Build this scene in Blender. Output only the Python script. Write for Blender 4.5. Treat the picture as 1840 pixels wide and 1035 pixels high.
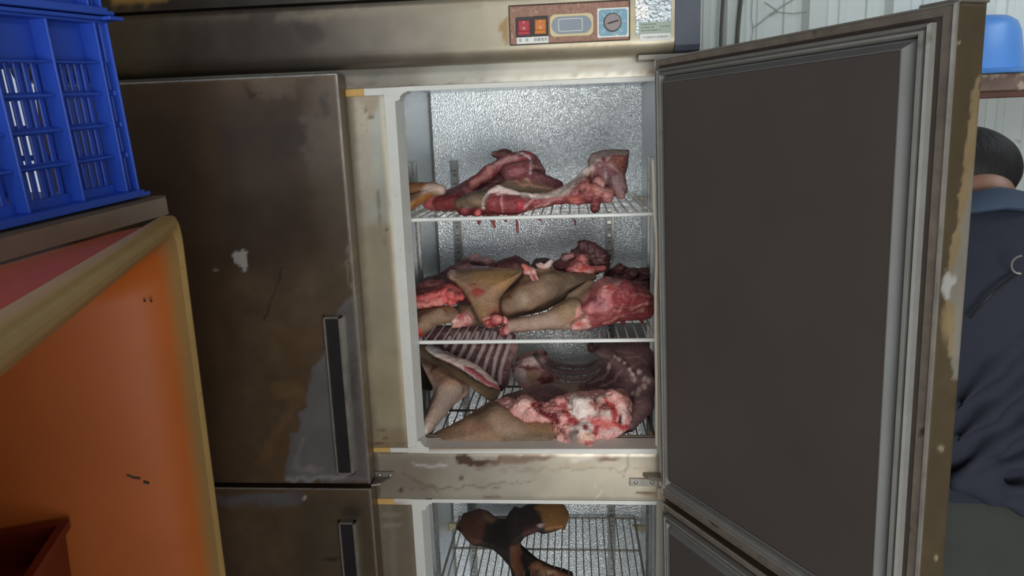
import bpy, bmesh, math, random
import numpy as np
from mathutils import Vector, Matrix

for _o in list(bpy.data.objects):
    bpy.data.objects.remove(_o)
S = bpy.context.scene
COL = S.collection

# ------------------------------------------------------------------ camera
F = 1280.0
CO = np.array([1.020848171831346, -1.3760892542653411, 1.6367509041404493])
CM = np.array([[0.9960742568322093, 0.08168686872822783, -0.0341076289639023],
               [0.016732771130759255, 0.2046113777903546, 0.9787002597573061],
               [-0.08692576859854378, 0.9754288490485147, -0.20244127839312406]])
cd = bpy.data.cameras.new('camera')
cam = bpy.data.objects.new('camera', cd)
COL.objects.link(cam)
cd.sensor_width = 36.0
cd.lens = 36.0 * F / 1840.0
cd.clip_start = 0.02
m4 = Matrix.Identity(4)
for i in range(3):
    m4[i][0], m4[i][1], m4[i][2], m4[i][3] = CM[0][i], CM[1][i], -CM[2][i], CO[i]
cam.matrix_world = m4
S.camera = cam

# ------------------------------------------------------------------ world and lights
S.view_settings.view_transform = 'Standard'
S.view_settings.look = 'None'
S.view_settings.gamma = 1.0
S.view_settings.use_curve_mapping = False
S.view_settings.exposure = 0.0
W = bpy.data.worlds.new('overcast')
S.world = W
W.use_nodes = True
W.node_tree.nodes['Background'].inputs[0].default_value = (0.80, 0.90, 1.0, 1)
W.node_tree.nodes['Background'].inputs[1].default_value = 0.54


def area(name, loc, target, sx, sy, power, colour):
    ld = bpy.data.lights.new(name, 'AREA')
    ld.shape = 'RECTANGLE'
    ld.size, ld.size_y, ld.energy, ld.color = sx, sy, power, colour
    o = bpy.data.objects.new(name, ld)
    COL.objects.link(o)
    o.location = loc
    o.rotation_euler = (Vector(target) - Vector(loc)).to_track_quat('-Z', 'Y').to_euler()
    return o


area('open_door_daylight', (1.55, -3.3, 0.95), (1.05, 0.2, 1.2), 2.4, 1.25, 66, (1.0, 0.985, 0.95))
area('blue_awning_daylight', (1.5, -3.35, 1.92), (1.1, 0.2, 1.3), 2.6, 0.5, 2.4, (0.55, 0.80, 1.0))
area('added_crate_fill', (0.15, -2.3, 2.60), (0.4, -0.5, 1.6), 1.3, 0.4, 10, (1.0, 0.96, 0.90))  # unseen fill lamp, added to brighten the crate ribs
area('side_daylight', (2.9, 0.15, 2.7), (2.2, 0.75, 1.5), 1.2, 0.9, 16, (0.86, 0.95, 1.0))

# ------------------------------------------------------------------ pixel -> place helpers


def ray(px, py):
    return CM.T @ np.array([(px - 920) / F, -(py - 517.5) / F, 1.0])


def AT(px, py, y):
    d = ray(px, py)
    return CO + d * ((y - CO[1]) / d[1])


def ATZ(px, py, z):
    d = ray(px, py)
    return CO + d * ((z - CO[2]) / d[2])


def ATX(px, py, x):
    d = ray(px, py)
    return CO + d * ((x - CO[0]) / d[0])


def PX(V):
    q = (np.asarray(V, float) - CO) @ CM.T
    return np.stack([920 + F * q[..., 0] / q[..., 2], 517.5 - F * q[..., 1] / q[..., 2]], -1)


def fwd(P):
    return float((np.asarray(P) - CO) @ CM[2])


def lin(c):
    c = np.asarray(c, float) / 255.0
    return np.where(c <= 0.04045, c / 12.92, ((c + 0.055) / 1.055) ** 2.4)


def sst(a, b, x):
    t = np.clip((x - a) / (b - a), 0, 1)
    return t * t * (3 - 2 * t)


def vnoise(P, seed=0):
    P = np.asarray(P, np.float64)
    i = np.floor(P).astype(np.int64)
    f = P - i
    u = f * f * (3 - 2 * f)
    out = 0
    for dx in (0, 1):
        for dy in (0, 1):
            for dz in (0, 1):
                h = ((i[..., 0] + dx) * 374761393 + (i[..., 1] + dy) * 668265263 + (i[..., 2] + dz) * 2147483647 + seed * 974634777)
                h = (h ^ (h >> 13)) * 1274126177
                h = (h ^ (h >> 16)) & 0xffff
                w = (u[..., 0] if dx else 1 - u[..., 0]) * (u[..., 1] if dy else 1 - u[..., 1]) * (u[..., 2] if dz else 1 - u[..., 2])
                out = out + w * (h / 32767.5 - 1)
    return out


def fbm(P, seed=0, octv=3):
    r, a, s = 0, 1.0, 0
    P = np.asarray(P, float)
    for k in range(octv):
        r = r + a * vnoise(P * 2 ** k + 13.7 * k, seed + k)
        s += a
        a *= 0.5
    return r / s


def seg_d(P, a, b):
    a, b = np.asarray(a, float), np.asarray(b, float)
    ab = b - a
    t = np.clip(((P - a) @ ab) / max(ab @ ab, 1e-12), 0, 1)
    return np.linalg.norm(P - a - t[..., None] * ab, axis=-1)


def poly_sd(P, pts):
    pts = np.asarray(pts, float)
    d = np.full(P.shape[:-1], 1e9)
    ins = np.zeros(P.shape[:-1], bool)
    n = len(pts)
    for k in range(n):
        a, b = pts[k], pts[(k + 1) % n]
        d = np.minimum(d, seg_d(P, a, b))
        c = (a[1] > P[..., 1]) != (b[1] > P[..., 1])
        with np.errstate(divide='ignore', invalid='ignore'):
            xx = (b[0] - a[0]) * (P[..., 1] - a[1]) / (b[1] - a[1]) + a[0]
        ins ^= c & (P[..., 0] < xx)
    return np.where(ins, -d, d)


def paint(px, col, ops, seed=0, warp=3.0):
    """albedo marks on a surface: px = where each vertex sits, col = its colour so far (linear)"""
    q = np.concatenate([px / 14.0, np.full((len(px), 1), seed * 3.1)], 1)
    wob = np.stack([fbm(q, seed + 5), fbm(q + 31.3, seed + 9)], 1)
    for op in ops:
        kind, geo, c, soft = op[0], op[1], lin(op[2]), op[3]
        wf = op[4] if len(op) > 4 else 1.0
        p = px + wob * warp * wf
        if kind == 'poly':
            d = poly_sd(p, geo)
        elif kind == 'blob':
            x, y, r = geo[:3]
            ry = geo[3] if len(geo) > 3 else r
            d = (np.sqrt(((p[:, 0] - x) / r) ** 2 + ((p[:, 1] - y) / ry) ** 2) - 1) * min(r, ry)
        else:
            pts, r = geo
            d = np.min([seg_d(p, pts[k], pts[k + 1]) for k in range(len(pts) - 1)], 0) - r
        w = 1 - sst(-soft, soft, d)
        st = op[5] if len(op) > 5 else 1.0
        col[:] = col + (c - col) * (w * st)[:, None]
    return col


# ------------------------------------------------------------------ materials
def nt(name):
    m = bpy.data.materials.new(name)
    m.use_nodes = True
    t = m.node_tree
    b = t.nodes['Principled BSDF']

    def N(kind, **kw):
        n = t.nodes.new(kind)
        for k, v in kw.items():
            if isinstance(k, str) and k.startswith('i_'):
                n.inputs[k[2:].replace('_', ' ')].default_value = v
            else:
                setattr(n, k, v)
        return n
    return m, t, b, N


def mat(name, rgb=None, rough=0.5, metal=0.0, var=0.12, vscale=18.0, bump=0.0, bscale=60.0, attr=False,
        stretch=(1, 1, 1), spec=0.5, rvar=0.0, sss=0.0, coat=0.0, spots=None, trans=0.0):
    m, t, b, N = nt(name)
    L = t.links.new
    tc = N('ShaderNodeTexCoord')
    mp = N('ShaderNodeMapping')
    mp.inputs['Scale'].default_value = stretch
    L(tc.outputs['Object'], mp.inputs['Vector'])
    no = N('ShaderNodeTexNoise', i_Scale=vscale, i_Detail=6.0, i_Roughness=0.62)
    L(mp.outputs[0], no.inputs['Vector'])
    if attr:
        src = N('ShaderNodeAttribute', attribute_name='Col').outputs['Color']
    else:
        v = N('ShaderNodeRGB')
        v.outputs[0].default_value = (*lin(rgb), 1)
        src = v.outputs[0]
    mr = N('ShaderNodeMapRange')
    mr.inputs['From Min'].default_value = 0.25
    mr.inputs['From Max'].default_value = 0.75
    mr.inputs['To Min'].default_value = 1 - var
    mr.inputs['To Max'].default_value = 1 + var
    L(no.outputs['Fac'], mr.inputs['Value'])
    mx = N('ShaderNodeVectorMath', operation='SCALE')
    L(src, mx.inputs[0])
    L(mr.outputs[0], mx.inputs['Scale'])
    out = mx.outputs[0]
    if spots:
        sc, thr, rgb2 = spots
        n2 = N('ShaderNodeTexNoise', i_Scale=sc, i_Detail=3.0)
        L(mp.outputs[0], n2.inputs['Vector'])
        r2 = N('ShaderNodeMapRange')
        r2.inputs['From Min'].default_value = thr
        r2.inputs['From Max'].default_value = thr + 0.06
        L(n2.outputs['Fac'], r2.inputs['Value'])
        mi = N('ShaderNodeMix', data_type='RGBA')
        L(r2.outputs[0], mi.inputs['Factor'])
        L(out, mi.inputs['A'])
        mi.inputs['B'].default_value = (*lin(rgb2), 1)
        out = mi.outputs['Result']
    L(out, b.inputs['Base Color'])
    b.inputs['Metallic'].default_value = metal
    b.inputs['Roughness'].default_value = rough
    b.inputs['Specular IOR Level'].default_value = spec
    if rvar:
        rr = N('ShaderNodeMapRange')
        rr.inputs['To Min'].default_value = max(0.05, rough - rvar)
        rr.inputs['To Max'].default_value = min(1, rough + rvar)
        L(no.outputs['Fac'], rr.inputs['Value'])
        L(rr.outputs[0], b.inputs['Roughness'])
    if bump:
        nb = N('ShaderNodeTexNoise', i_Scale=bscale, i_Detail=4.0)
        L(mp.outputs[0], nb.inputs['Vector'])
        bp = N('ShaderNodeBump', i_Strength=1.0, i_Distance=bump)
        L(nb.outputs['Fac'], bp.inputs['Height'])
        L(bp.outputs[0], b.inputs['Normal'])
    if sss:
        b.inputs['Subsurface Weight'].default_value = sss
        b.inputs['Subsurface Radius'].default_value = (0.012, 0.004, 0.003)
        b.inputs['Subsurface Scale'].default_value = 1.0
    if coat:
        b.inputs['Coat Weight'].default_value = coat
        b.inputs['Coat Roughness'].default_value = 0.12
    return m


def liner_mat():
    m, t, b, N = nt('embossed_aluminium')
    L = t.links.new
    tc = N('ShaderNodeTexCoord')
    nz = N('ShaderNodeTexNoise', i_Scale=215.0, i_Detail=2.0, i_Distortion=1.2)
    vo = N('ShaderNodeTexVoronoi', i_Scale=230.0)
    L(tc.outputs['Object'], nz.inputs['Vector'])
    L(tc.outputs['Object'], vo.inputs['Vector'])
    ad = N('ShaderNodeMath', operation='ADD')
    L(nz.outputs['Fac'], ad.inputs[0])
    L(vo.outputs['Distance'], ad.inputs[1])
    bp = N('ShaderNodeBump', i_Strength=1.0, i_Distance=0.0011)
    L(ad.outputs[0], bp.inputs['Height'])
    L(bp.outputs[0], b.inputs['Normal'])
    lo = N('ShaderNodeTexNoise', i_Scale=6.0, i_Detail=5.0)
    L(tc.outputs['Object'], lo.inputs['Vector'])
    cr = N('ShaderNodeValToRGB')
    cr.color_ramp.elements[0].color = (0.68, 0.75, 0.79, 1)
    cr.color_ramp.elements[1].color = (0.90, 0.93, 0.94, 1)
    L(lo.outputs['Fac'], cr.inputs['Fac'])
    L(cr.outputs['Color'], b.inputs['Base Color'])
    b.inputs['Metallic'].default_value = 0.62
    b.inputs['Roughness'].default_value = 0.25
    return m


def meat_mat(name, var, rough, bump, bscale, streak=0.0, coat=0.15):
    m, t, b, N = nt(name)
    L = t.links.new
    tc = N('ShaderNodeTexCoord')
    at = N('ShaderNodeAttribute', attribute_name='Col')
    fl = N('ShaderNodeAttribute', attribute_name='Flesh')
    n1 = N('ShaderNodeTexNoise', i_Scale=55.0, i_Detail=6.0, i_Roughness=0.65, i_Distortion=0.8)
    L(tc.outputs['Object'], n1.inputs['Vector'])
    mr = N('ShaderNodeMapRange')
    mr.inputs['From Min'].default_value = 0.25
    mr.inputs['From Max'].default_value = 0.75
    mr.inputs['To Min'].default_value = 1 - var
    mr.inputs['To Max'].default_value = 1 + var
    L(n1.outputs['Fac'], mr.inputs['Value'])
    sc = N('ShaderNodeVectorMath', operation='SCALE')
    L(at.outputs['Color'], sc.inputs[0])
    L(mr.outputs[0], sc.inputs['Scale'])
    n4 = N('ShaderNodeTexNoise', i_Scale=260.0, i_Detail=4.0, i_Roughness=0.7)
    L(tc.outputs['Object'], n4.inputs['Vector'])
    m4_ = N('ShaderNodeMapRange')
    m4_.inputs['From Min'].default_value = 0.3
    m4_.inputs['From Max'].default_value = 0.7
    m4_.inputs['To Min'].default_value = 0.82
    m4_.inputs['To Max'].default_value = 1.18
    L(n4.outputs['Fac'], m4_.inputs['Value'])
    s4 = N('ShaderNodeVectorMath', operation='SCALE')
    L(sc.outputs[0], s4.inputs[0])
    L(m4_.outputs[0], s4.inputs['Scale'])
    n5 = N('ShaderNodeTexNoise', i_Scale=24.0, i_Detail=5.0, i_Roughness=0.6, i_Distortion=0.5)
    L(tc.outputs['Object'], n5.inputs['Vector'])
    r5 = N('ShaderNodeMapRange')
    r5.inputs['From Min'].default_value = 0.56
    r5.inputs['From Max'].default_value = 0.72
    r5.inputs['To Max'].default_value = 0.55
    L(n5.outputs['Fac'], r5.inputs['Value'])
    x5 = N('ShaderNodeMix', data_type='RGBA')
    L(r5.outputs[0], x5.inputs['Factor'])
    L(s4.outputs[0], x5.inputs['A'])
    d5 = N('ShaderNodeVectorMath', operation='MULTIPLY')
    L(s4.outputs[0], d5.inputs[0])
    d5.inputs[1].default_value = (0.66, 0.54, 0.50)
    L(d5.outputs[0], x5.inputs['B'])
    sc = x5
    # pale sinew streaks on cut flesh only
    mp = N('ShaderNodeMapping')
    mp.inputs['Scale'].default_value = (26, 40, 85)
    mp.inputs['Rotation'].default_value = (0.2, 0.35, 0.1)
    L(tc.outputs['Object'], mp.inputs['Vector'])
    n2 = N('ShaderNodeTexNoise', i_Scale=1.0, i_Detail=5.0, i_Distortion=1.6)
    L(mp.outputs[0], n2.inputs['Vector'])
    r2 = N('ShaderNodeMapRange')
    r2.inputs['From Min'].default_value = 0.56
    r2.inputs['From Max'].default_value = 0.70
    r2.inputs['To Max'].default_value = streak
    L(n2.outputs['Fac'], r2.inputs['Value'])
    mu = N('ShaderNodeMath', operation='MULTIPLY')
    L(r2.outputs[0], mu.inputs[0])
    L(fl.outputs['Fac'], mu.inputs[1])
    mi = N('ShaderNodeMix', data_type='RGBA')
    L(mu.outputs[0], mi.inputs['Factor'])
    L(sc.outputs['Result'], mi.inputs['A'])
    mi.inputs['B'].default_value = (*lin((205, 150, 142)), 1)
    L(mi.outputs['Result'], b.inputs['Base Color'])
    rr = N('ShaderNodeMapRange')
    rr.inputs['To Min'].default_value = rough + 0.12
    rr.inputs['To Max'].default_value = rough - 0.12
    L(fl.outputs['Fac'], rr.inputs['Value'])
    L(rr.outputs[0], b.inputs['Roughness'])
    nb = N('ShaderNodeTexNoise', i_Scale=bscale, i_Detail=5.0, i_Distortion=0.6)
    L(tc.outputs['Object'], nb.inputs['Vector'])
    bp = N('ShaderNodeBump', i_Strength=0.8, i_Distance=bump)
    L(nb.outputs['Fac'], bp.inputs['Height'])
    L(bp.outputs[0], b.inputs['Normal'])
    b.inputs['Coat Weight'].default_value = coat
    b.inputs['Coat Roughness'].default_value = 0.25
    b.inputs['Specular IOR Level'].default_value = 0.28
    return m


M = {}
M['steel'] = mat('soiled_stainless_steel', rough=0.40, metal=0.45, var=0.16, vscale=9, attr=True, rvar=0.12, bump=0.0006, bscale=14)
M['frame'] = mat('stained_frame_steel', rough=0.36, metal=0.35, var=0.10, vscale=14, attr=True, rvar=0.1, stretch=(1, 1, 1))
M['bright'] = mat('bright_steel', (178, 176, 168), rough=0.30, metal=0.7, var=0.2, vscale=30, rvar=0.12)
M['strip'] = mat('galvanised_strip', (176, 180, 182), rough=0.4, metal=0.3, var=0.12, vscale=30)
M['dull'] = mat('grey_zinc_steel', (138, 132, 124), rough=0.42, metal=0.5, var=0.2, vscale=16, rvar=0.12)
M['shell'] = mat('cabinet_side_steel', (120, 114, 104), rough=0.45, metal=0.5, var=0.15, vscale=8)
M['liner'] = liner_mat()
M['trim'] = mat('white_plastic_trim', rough=0.45, var=0.05, vscale=30, attr=True, spots=(70, 0.70, (150, 120, 96)))
M['white_wire'] = mat('white_coated_wire', (238, 242, 238), rough=0.4, var=0.07, vscale=40)
M['panel'] = mat('grey_door_panel', (92, 86, 82), rough=0.44, metal=0.35, var=0.07, vscale=5, attr=False, rvar=0.06)
M['gasket'] = mat('grey_rubber_gasket', (122, 122, 118), rough=0.6, spec=0.25, var=0.14, vscale=25, spots=(16, 0.66, (84, 76, 66)))
M['groove'] = mat('dark_soiled_groove', (62, 54, 48), rough=0.6, var=0.2, vscale=30)
M['black'] = mat('black_plastic', (38, 38, 40), rough=0.35, var=0.2, vscale=30)
M['cap'] = mat('dark_glossy_end_cap', (88, 92, 102), rough=0.22, var=0.15, vscale=12, coat=0.6, spots=(9, 0.62, (120, 126, 132)))
M['board'] = mat('brown_fibre_board', (158, 122, 106), rough=0.7, var=0.3, vscale=160, spots=(120, 0.62, (188, 158, 136)))
M['red_switch'] = mat('red_switch', (176, 42, 52), rough=0.3, var=0.06)
M['orange_switch'] = mat('orange_switch', (206, 118, 36), rough=0.3, var=0.06)
M['cream'] = mat('cream_plate', (212, 198, 156), rough=0.45, var=0.06)
M['lens'] = mat('grey_lens', (142, 152, 162), rough=0.22, var=0.08, coat=0.5)
M['white'] = mat('white_print', (232, 234, 230), rough=0.5, var=0.03)
M['ink'] = mat('grey_print_ink', (90, 92, 96), rough=0.6, var=0.05)
M['dial_blue'] = mat('blue_dial_plate', (126, 168, 186), rough=0.35, var=0.14, vscale=70)
M['dial_grey'] = mat('grey_dial_knob', (142, 132, 132), rough=0.4, metal=0.3, var=0.08)
M['foil'] = mat('silver_foil_label', (176, 186, 190), rough=0.25, metal=0.8, var=0.25, vscale=60, bump=0.003, bscale=190, spots=(26, 0.52, (226, 224, 220)))
M['green_label'] = mat('pale_green_label', (164, 178, 164), rough=0.4, var=0.06)
M['blue'] = mat('blue_crate_plastic', (44, 84, 192), rough=0.42, var=0.08, vscale=14)
M['basin'] = mat('sky_blue_basin_plastic', (88, 148, 226), rough=0.36, var=0.03)
M['orange'] = mat('orange_tub_plastic', (196, 92, 26), rough=0.5, var=0.10, vscale=5, attr=True, bump=0.002, bscale=7)
M['rim'] = mat('yellowed_tub_rim', (182, 150, 92), rough=0.42, var=0.14, vscale=9, spots=(40, 0.72, (150, 112, 62)))
M['redbin'] = mat('red_bin_plastic', (118, 42, 22), rough=0.4, var=0.08)
M['tray'] = mat('grey_tray_steel', (152, 136, 122), rough=0.42, metal=0.4, var=0.15, vscale=12, spots=(18, 0.70, (180, 172, 160)))
M['wall'] = mat('pale_corrugated_sheet', (206, 216, 214), rough=0.5, var=0.06, vscale=4, spots=(11, 0.70, (166, 160, 146)))
M['floor'] = mat('grey_concrete', (112, 106, 98), rough=0.8, var=0.2, vscale=7)
M['ceiling'] = mat('dark_roof_sheet', (118, 112, 104), rough=0.8, var=0.1)
M['shelf_board'] = mat('mottled_shelf_board', (118, 98, 88), rough=0.5, var=0.3, vscale=16, spots=(22, 0.58, (170, 152, 134)))
M['rust'] = mat('rusty_angle', (92, 58, 48), rough=0.7, var=0.25, vscale=22)
M['cable'] = mat('grey_cable', (84, 82, 78), rough=0.6, var=0.1)
M['web'] = mat('dusty_cobweb', (150, 150, 144), rough=0.9, var=0.1)
M['meat'] = meat_mat('raw_meat', 0.2, 0.52, 0.0026, 150, 0.36, 0.05)
M['hide'] = meat_mat('dark_hide', 0.2, 0.62, 0.001, 240, 0.0, 0.0)
M['skin'] = mat('person_skin', (150, 112, 94), rough=0.5, var=0.06)
M['hair'] = mat('black_hair', (30, 29, 30), rough=0.6, spec=0.25, var=0.3, vscale=60, stretch=(1, 1, 0.2), bump=0.002, bscale=140)
M['shirt'] = mat('navy_polo_cloth', (33, 38, 52), rough=0.85, var=0.08, vscale=22, bump=0.0005, bscale=500)
M['collar'] = mat('slate_blue_collar', (58, 74, 96), rough=0.8, var=0.06, bump=0.0005, bscale=500)
M['trousers'] = mat('dark_olive_trousers', (52, 56, 52), rough=0.9, var=0.1)


# ------------------------------------------------------------------ mesh building
def link(name, me, parent=None):
    o = bpy.data.objects.new(name, me)
    COL.objects.link(o)
    if parent is not None:
        o.parent = parent
    return o


ORG = {}


def thing(name, label, cat, loc=(0, 0, 0), rot=None, group=None):
    o = bpy.data.objects.new(name, None)
    COL.objects.link(o)
    o.empty_display_size = 0.05
    if rot is not None:
        mw = Matrix(rot).to_4x4()
        mw.translation = loc
        o.matrix_world = mw
        ORG[o] = np.zeros(3)
    else:
        o.location = loc
        ORG[o] = np.array(loc, float)
    tag(o, label, cat, group)
    return o


def tag(o, label=None, cat=None, group=None, kind=None):
    if label:
        o['label'] = label
    if cat:
        o['category'] = cat
    if group:
        o['group'] = group
    if kind:
        o['kind'] = kind
    return o


def root_off(o):
    while o is not None:
        if o in ORG:
            return ORG[o]
        o = o.parent
    return np.zeros(3)


class MB:
    def __init__(s, T=None):
        s.v, s.f, s.m, s.T = [], [], [], T

    def add(s, vs, fs, mi=0):
        b = len(s.v)
        s.v += [s.T(p) for p in vs] if s.T else [tuple(p) for p in vs]
        s.f += [tuple(b + i for i in f) for f in fs]
        s.m += [mi] * len(fs)
        return s

    def box(s, x0, x1, y0, y1, z0, z1, c=0.0015, mi=0):
        x0, x1 = min(x0, x1), max(x0, x1)
        y0, y1 = min(y0, y1), max(y0, y1)
        z0, z1 = min(z0, z1), max(z0, z1)
        c = min(c, (x1 - x0) * .45, (y1 - y0) * .45, (z1 - z0) * .45)
        X, Y, Z = (x0, x1), (y0, y1), (z0, z1)
        vs, idx = [], {}
        for i in (0, 1):
            for j in (0, 1):
                for k in (0, 1):
                    sx, sy, sz = (c if i == 0 else -c), (c if j == 0 else -c), (c if k == 0 else -c)
                    for ax in range(3):
                        p = [X[i] + sx, Y[j] + sy, Z[k] + sz]
                        p[ax] = (X[i], Y[j], Z[k])[ax]
                        idx[(i, j, k, ax)] = len(vs)
                        vs.append(p)
        fs = []
        for ax in range(3):
            o = [a for a in range(3) if a != ax]
            for e in (0, 1):
                q = []
                for a, b in ((0, 0), (1, 0), (1, 1), (0, 1)):
                    key = [0, 0, 0]
                    key[ax], key[o[0]], key[o[1]] = e, a, b
                    q.append(idx[(*key, ax)])
                fs.append(q)
        for ax in range(3):
            o = [a for a in range(3) if a != ax]
            for a in (0, 1):
                for b in (0, 1):
                    k0, k1 = [0, 0, 0], [0, 0, 0]
                    k0[ax], k1[ax] = 0, 1
                    k0[o[0]] = k1[o[0]] = a
                    k0[o[1]] = k1[o[1]] = b
                    fs.append([idx[(*k0, o[0])], idx[(*k1, o[0])], idx[(*k1, o[1])], idx[(*k0, o[1])]])
        for i in (0, 1):
            for j in (0, 1):
                for k in (0, 1):
                    fs.append([idx[(i, j, k, a)] for a in range(3)])
        return s.add(vs, fs, mi)

    def tube(s, pts, r, n=8, mi=0):
        pts = [Vector(p) for p in pts]
        rs = r if isinstance(r, (list, tuple)) else [r] * len(pts)
        vs, fs = [], []
        up = None
        for i, p in enumerate(pts):
            d = (pts[min(i + 1, len(pts) - 1)] - pts[max(i - 1, 0)]).normalized()
            if up is None:
                up = d.orthogonal().normalized()
            up = (up - d * up.dot(d)).normalized()
            w = d.cross(up)
            for k in range(n):
                a = 2 * math.pi * k / n
                vs.append(tuple(p + (up * math.cos(a) + w * math.sin(a)) * rs[i]))
        for i in range(len(pts) - 1):
            for k in range(n):
                fs.append([i * n + k, i * n + (k + 1) % n, (i + 1) * n + (k + 1) % n, (i + 1) * n + k])
        fs.append(list(range(n)))
        fs.append([(len(pts) - 1) * n + k for k in range(n)])
        return s.add(vs, fs, mi)

    def prism(s, outline, d0, d1, axis='y', mi=0):
        """outline in the other two axes (x,z for y; y,z for x; x,y for z)"""
        def mk(a, b, d):
            return {'y': (a, d, b), 'x': (d, a, b), 'z': (a, b, d)}[axis]
        n = len(outline)
        vs = [mk(a, b, d0) for a, b in outline] + [mk(a, b, d1) for a, b in outline]
        fs = [list(range(n)), list(range(n, 2 * n))] + [[k, (k + 1) % n, n + (k + 1) % n, n + k] for k in range(n)]
        return s.add(vs, fs, mi)

    def lathe(s, prof, c=(0, 0, 0), n=32, mi=0):
        vs, fs = [], []
        for r, z in prof:
            for k in range(n):
                a = 2 * math.pi * k / n
                vs.append((c[0] + r * math.cos(a), c[1] + r * math.sin(a), c[2] + z))
        for i in range(len(prof) - 1):
            for k in range(n):
                fs.append([i * n + k, i * n + (k + 1) % n, (i + 1) * n + (k + 1) % n, (i + 1) * n + k])
        return s.add(vs, fs, mi)

    def build(s, name, mats, parent=None, smooth=False, colfn=None):
        off = root_off(parent)
        me = bpy.data.meshes.new(name)
        V = np.array(s.v, float)
        me.from_pydata([tuple(p) for p in (V - off)], [], s.f)
        if not isinstance(mats, (list, tuple)):
            mats = [mats]
        for m in mats:
            me.materials.append(M[m] if isinstance(m, str) else m)
        me.polygons.foreach_set('material_index', s.m)
        bm = bmesh.new()
        bm.from_mesh(me)
        bmesh.ops.recalc_face_normals(bm, faces=bm.faces)
        bm.to_mesh(me)
        bm.free()
        if smooth:
            me.polygons.foreach_set('use_smooth', [True] * len(me.polygons))
            me.set_sharp_from_angle(angle=math.radians(40))
        if colfn is not None:
            set_col(me, colfn(V))
        me.update()
        return link(name, me, parent)


def set_col(me, c, flesh=None):
    a = me.color_attributes.new('Col', 'FLOAT_COLOR', 'POINT')
    a.data.foreach_set('color', np.concatenate([c, np.ones((len(c), 1))], 1).astype(np.float32).ravel())
    if flesh is not None:
        f = me.attributes.new('Flesh', 'FLOAT', 'POINT')
        f.data.foreach_set('value', flesh.astype(np.float32))


def grid_slab(name, mats, parent, x0, x1, y0, y1, z0, z1, step, base, ops, seed=0, warp=4.0, T=None, prof=None, grad=None, tex=None):
    """a slab whose front (y0) is a fine grid so that stains and painted sheen can be kept per vertex"""
    nx = max(2, int((x1 - x0) / step) + 1)
    nz = max(2, int((z1 - z0) / step) + 1)
    xs, zs = np.linspace(x0, x1, nx), np.linspace(z0, z1, nz)
    mb = MB(T)
    vs, fs = [], []
    for k, z in enumerate(zs):
        for x in xs:
            e = 0.0
            if prof is not None:
                e = prof(x, z)
            elif k in (0, nz - 1) or x in (x0, x1):
                e = 0.0012
            vs.append((x, y0 + e, z))
    for k in range(nz - 1):
        for i in range(nx - 1):
            a = k * nx + i
            fs.append((a, a + 1, a + nx + 1, a + nx))
    b = len(vs)
    ring = [i for i in range(nx)] + [k * nx + nx - 1 for k in range(1, nz)] + [(nz - 1) * nx + i for i in range(nx - 2, -1, -1)] + [k * nx for k in range(nz - 2, 0, -1)]
    for i in ring:
        vs.append((vs[i][0], y1, vs[i][2]))
    n = len(ring)
    for i in range(n):
        fs.append((ring[i], ring[(i + 1) % n], b + (i + 1) % n, b + i))
    fs.append(tuple(range(b, b + n)))
    mb.add(vs, fs)

    def colfn(V):
        px = PX(V)
        c = np.tile(lin(base), (len(V), 1)) if grad is None else grad(px)
        if tex is not None:
            c *= tex(px)[:, None]
        c = paint(px, c, ops, seed, warp)
        if name == 'middle_rail':
            g_ = (c @ np.array([.3, .55, .15]))[:, None]
            c = (g_ + (c - g_) * .72) * 1.12
        if mats == 'frame':
            g_ = (c @ np.array([.3, .55, .15]))[:, None]
            c = (g_ + (c - g_) * .74) * .92
        return c
    return mb.build(name, mats, parent, smooth=True, colfn=colfn)


def text_into(mb, s, size, T, mi):
    cu = bpy.data.curves.new('t', 'FONT')
    cu.body = s
    cu.size = size
    cu.align_x = 'CENTER'
    cu.align_y = 'CENTER'
    cu.resolution_u = 2
    o = bpy.data.objects.new('t', cu)
    COL.objects.link(o)
    bpy.context.view_layer.update()
    me = bpy.data.meshes.new_from_object(o.evaluated_get(bpy.context.evaluated_depsgraph_get()))
    mb.add([T(v.co) for v in me.vertices], [tuple(p.vertices) for p in me.polygons], mi)
    bpy.data.objects.remove(o)
    bpy.data.curves.remove(cu)
    bpy.data.meshes.remove(me)


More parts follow.
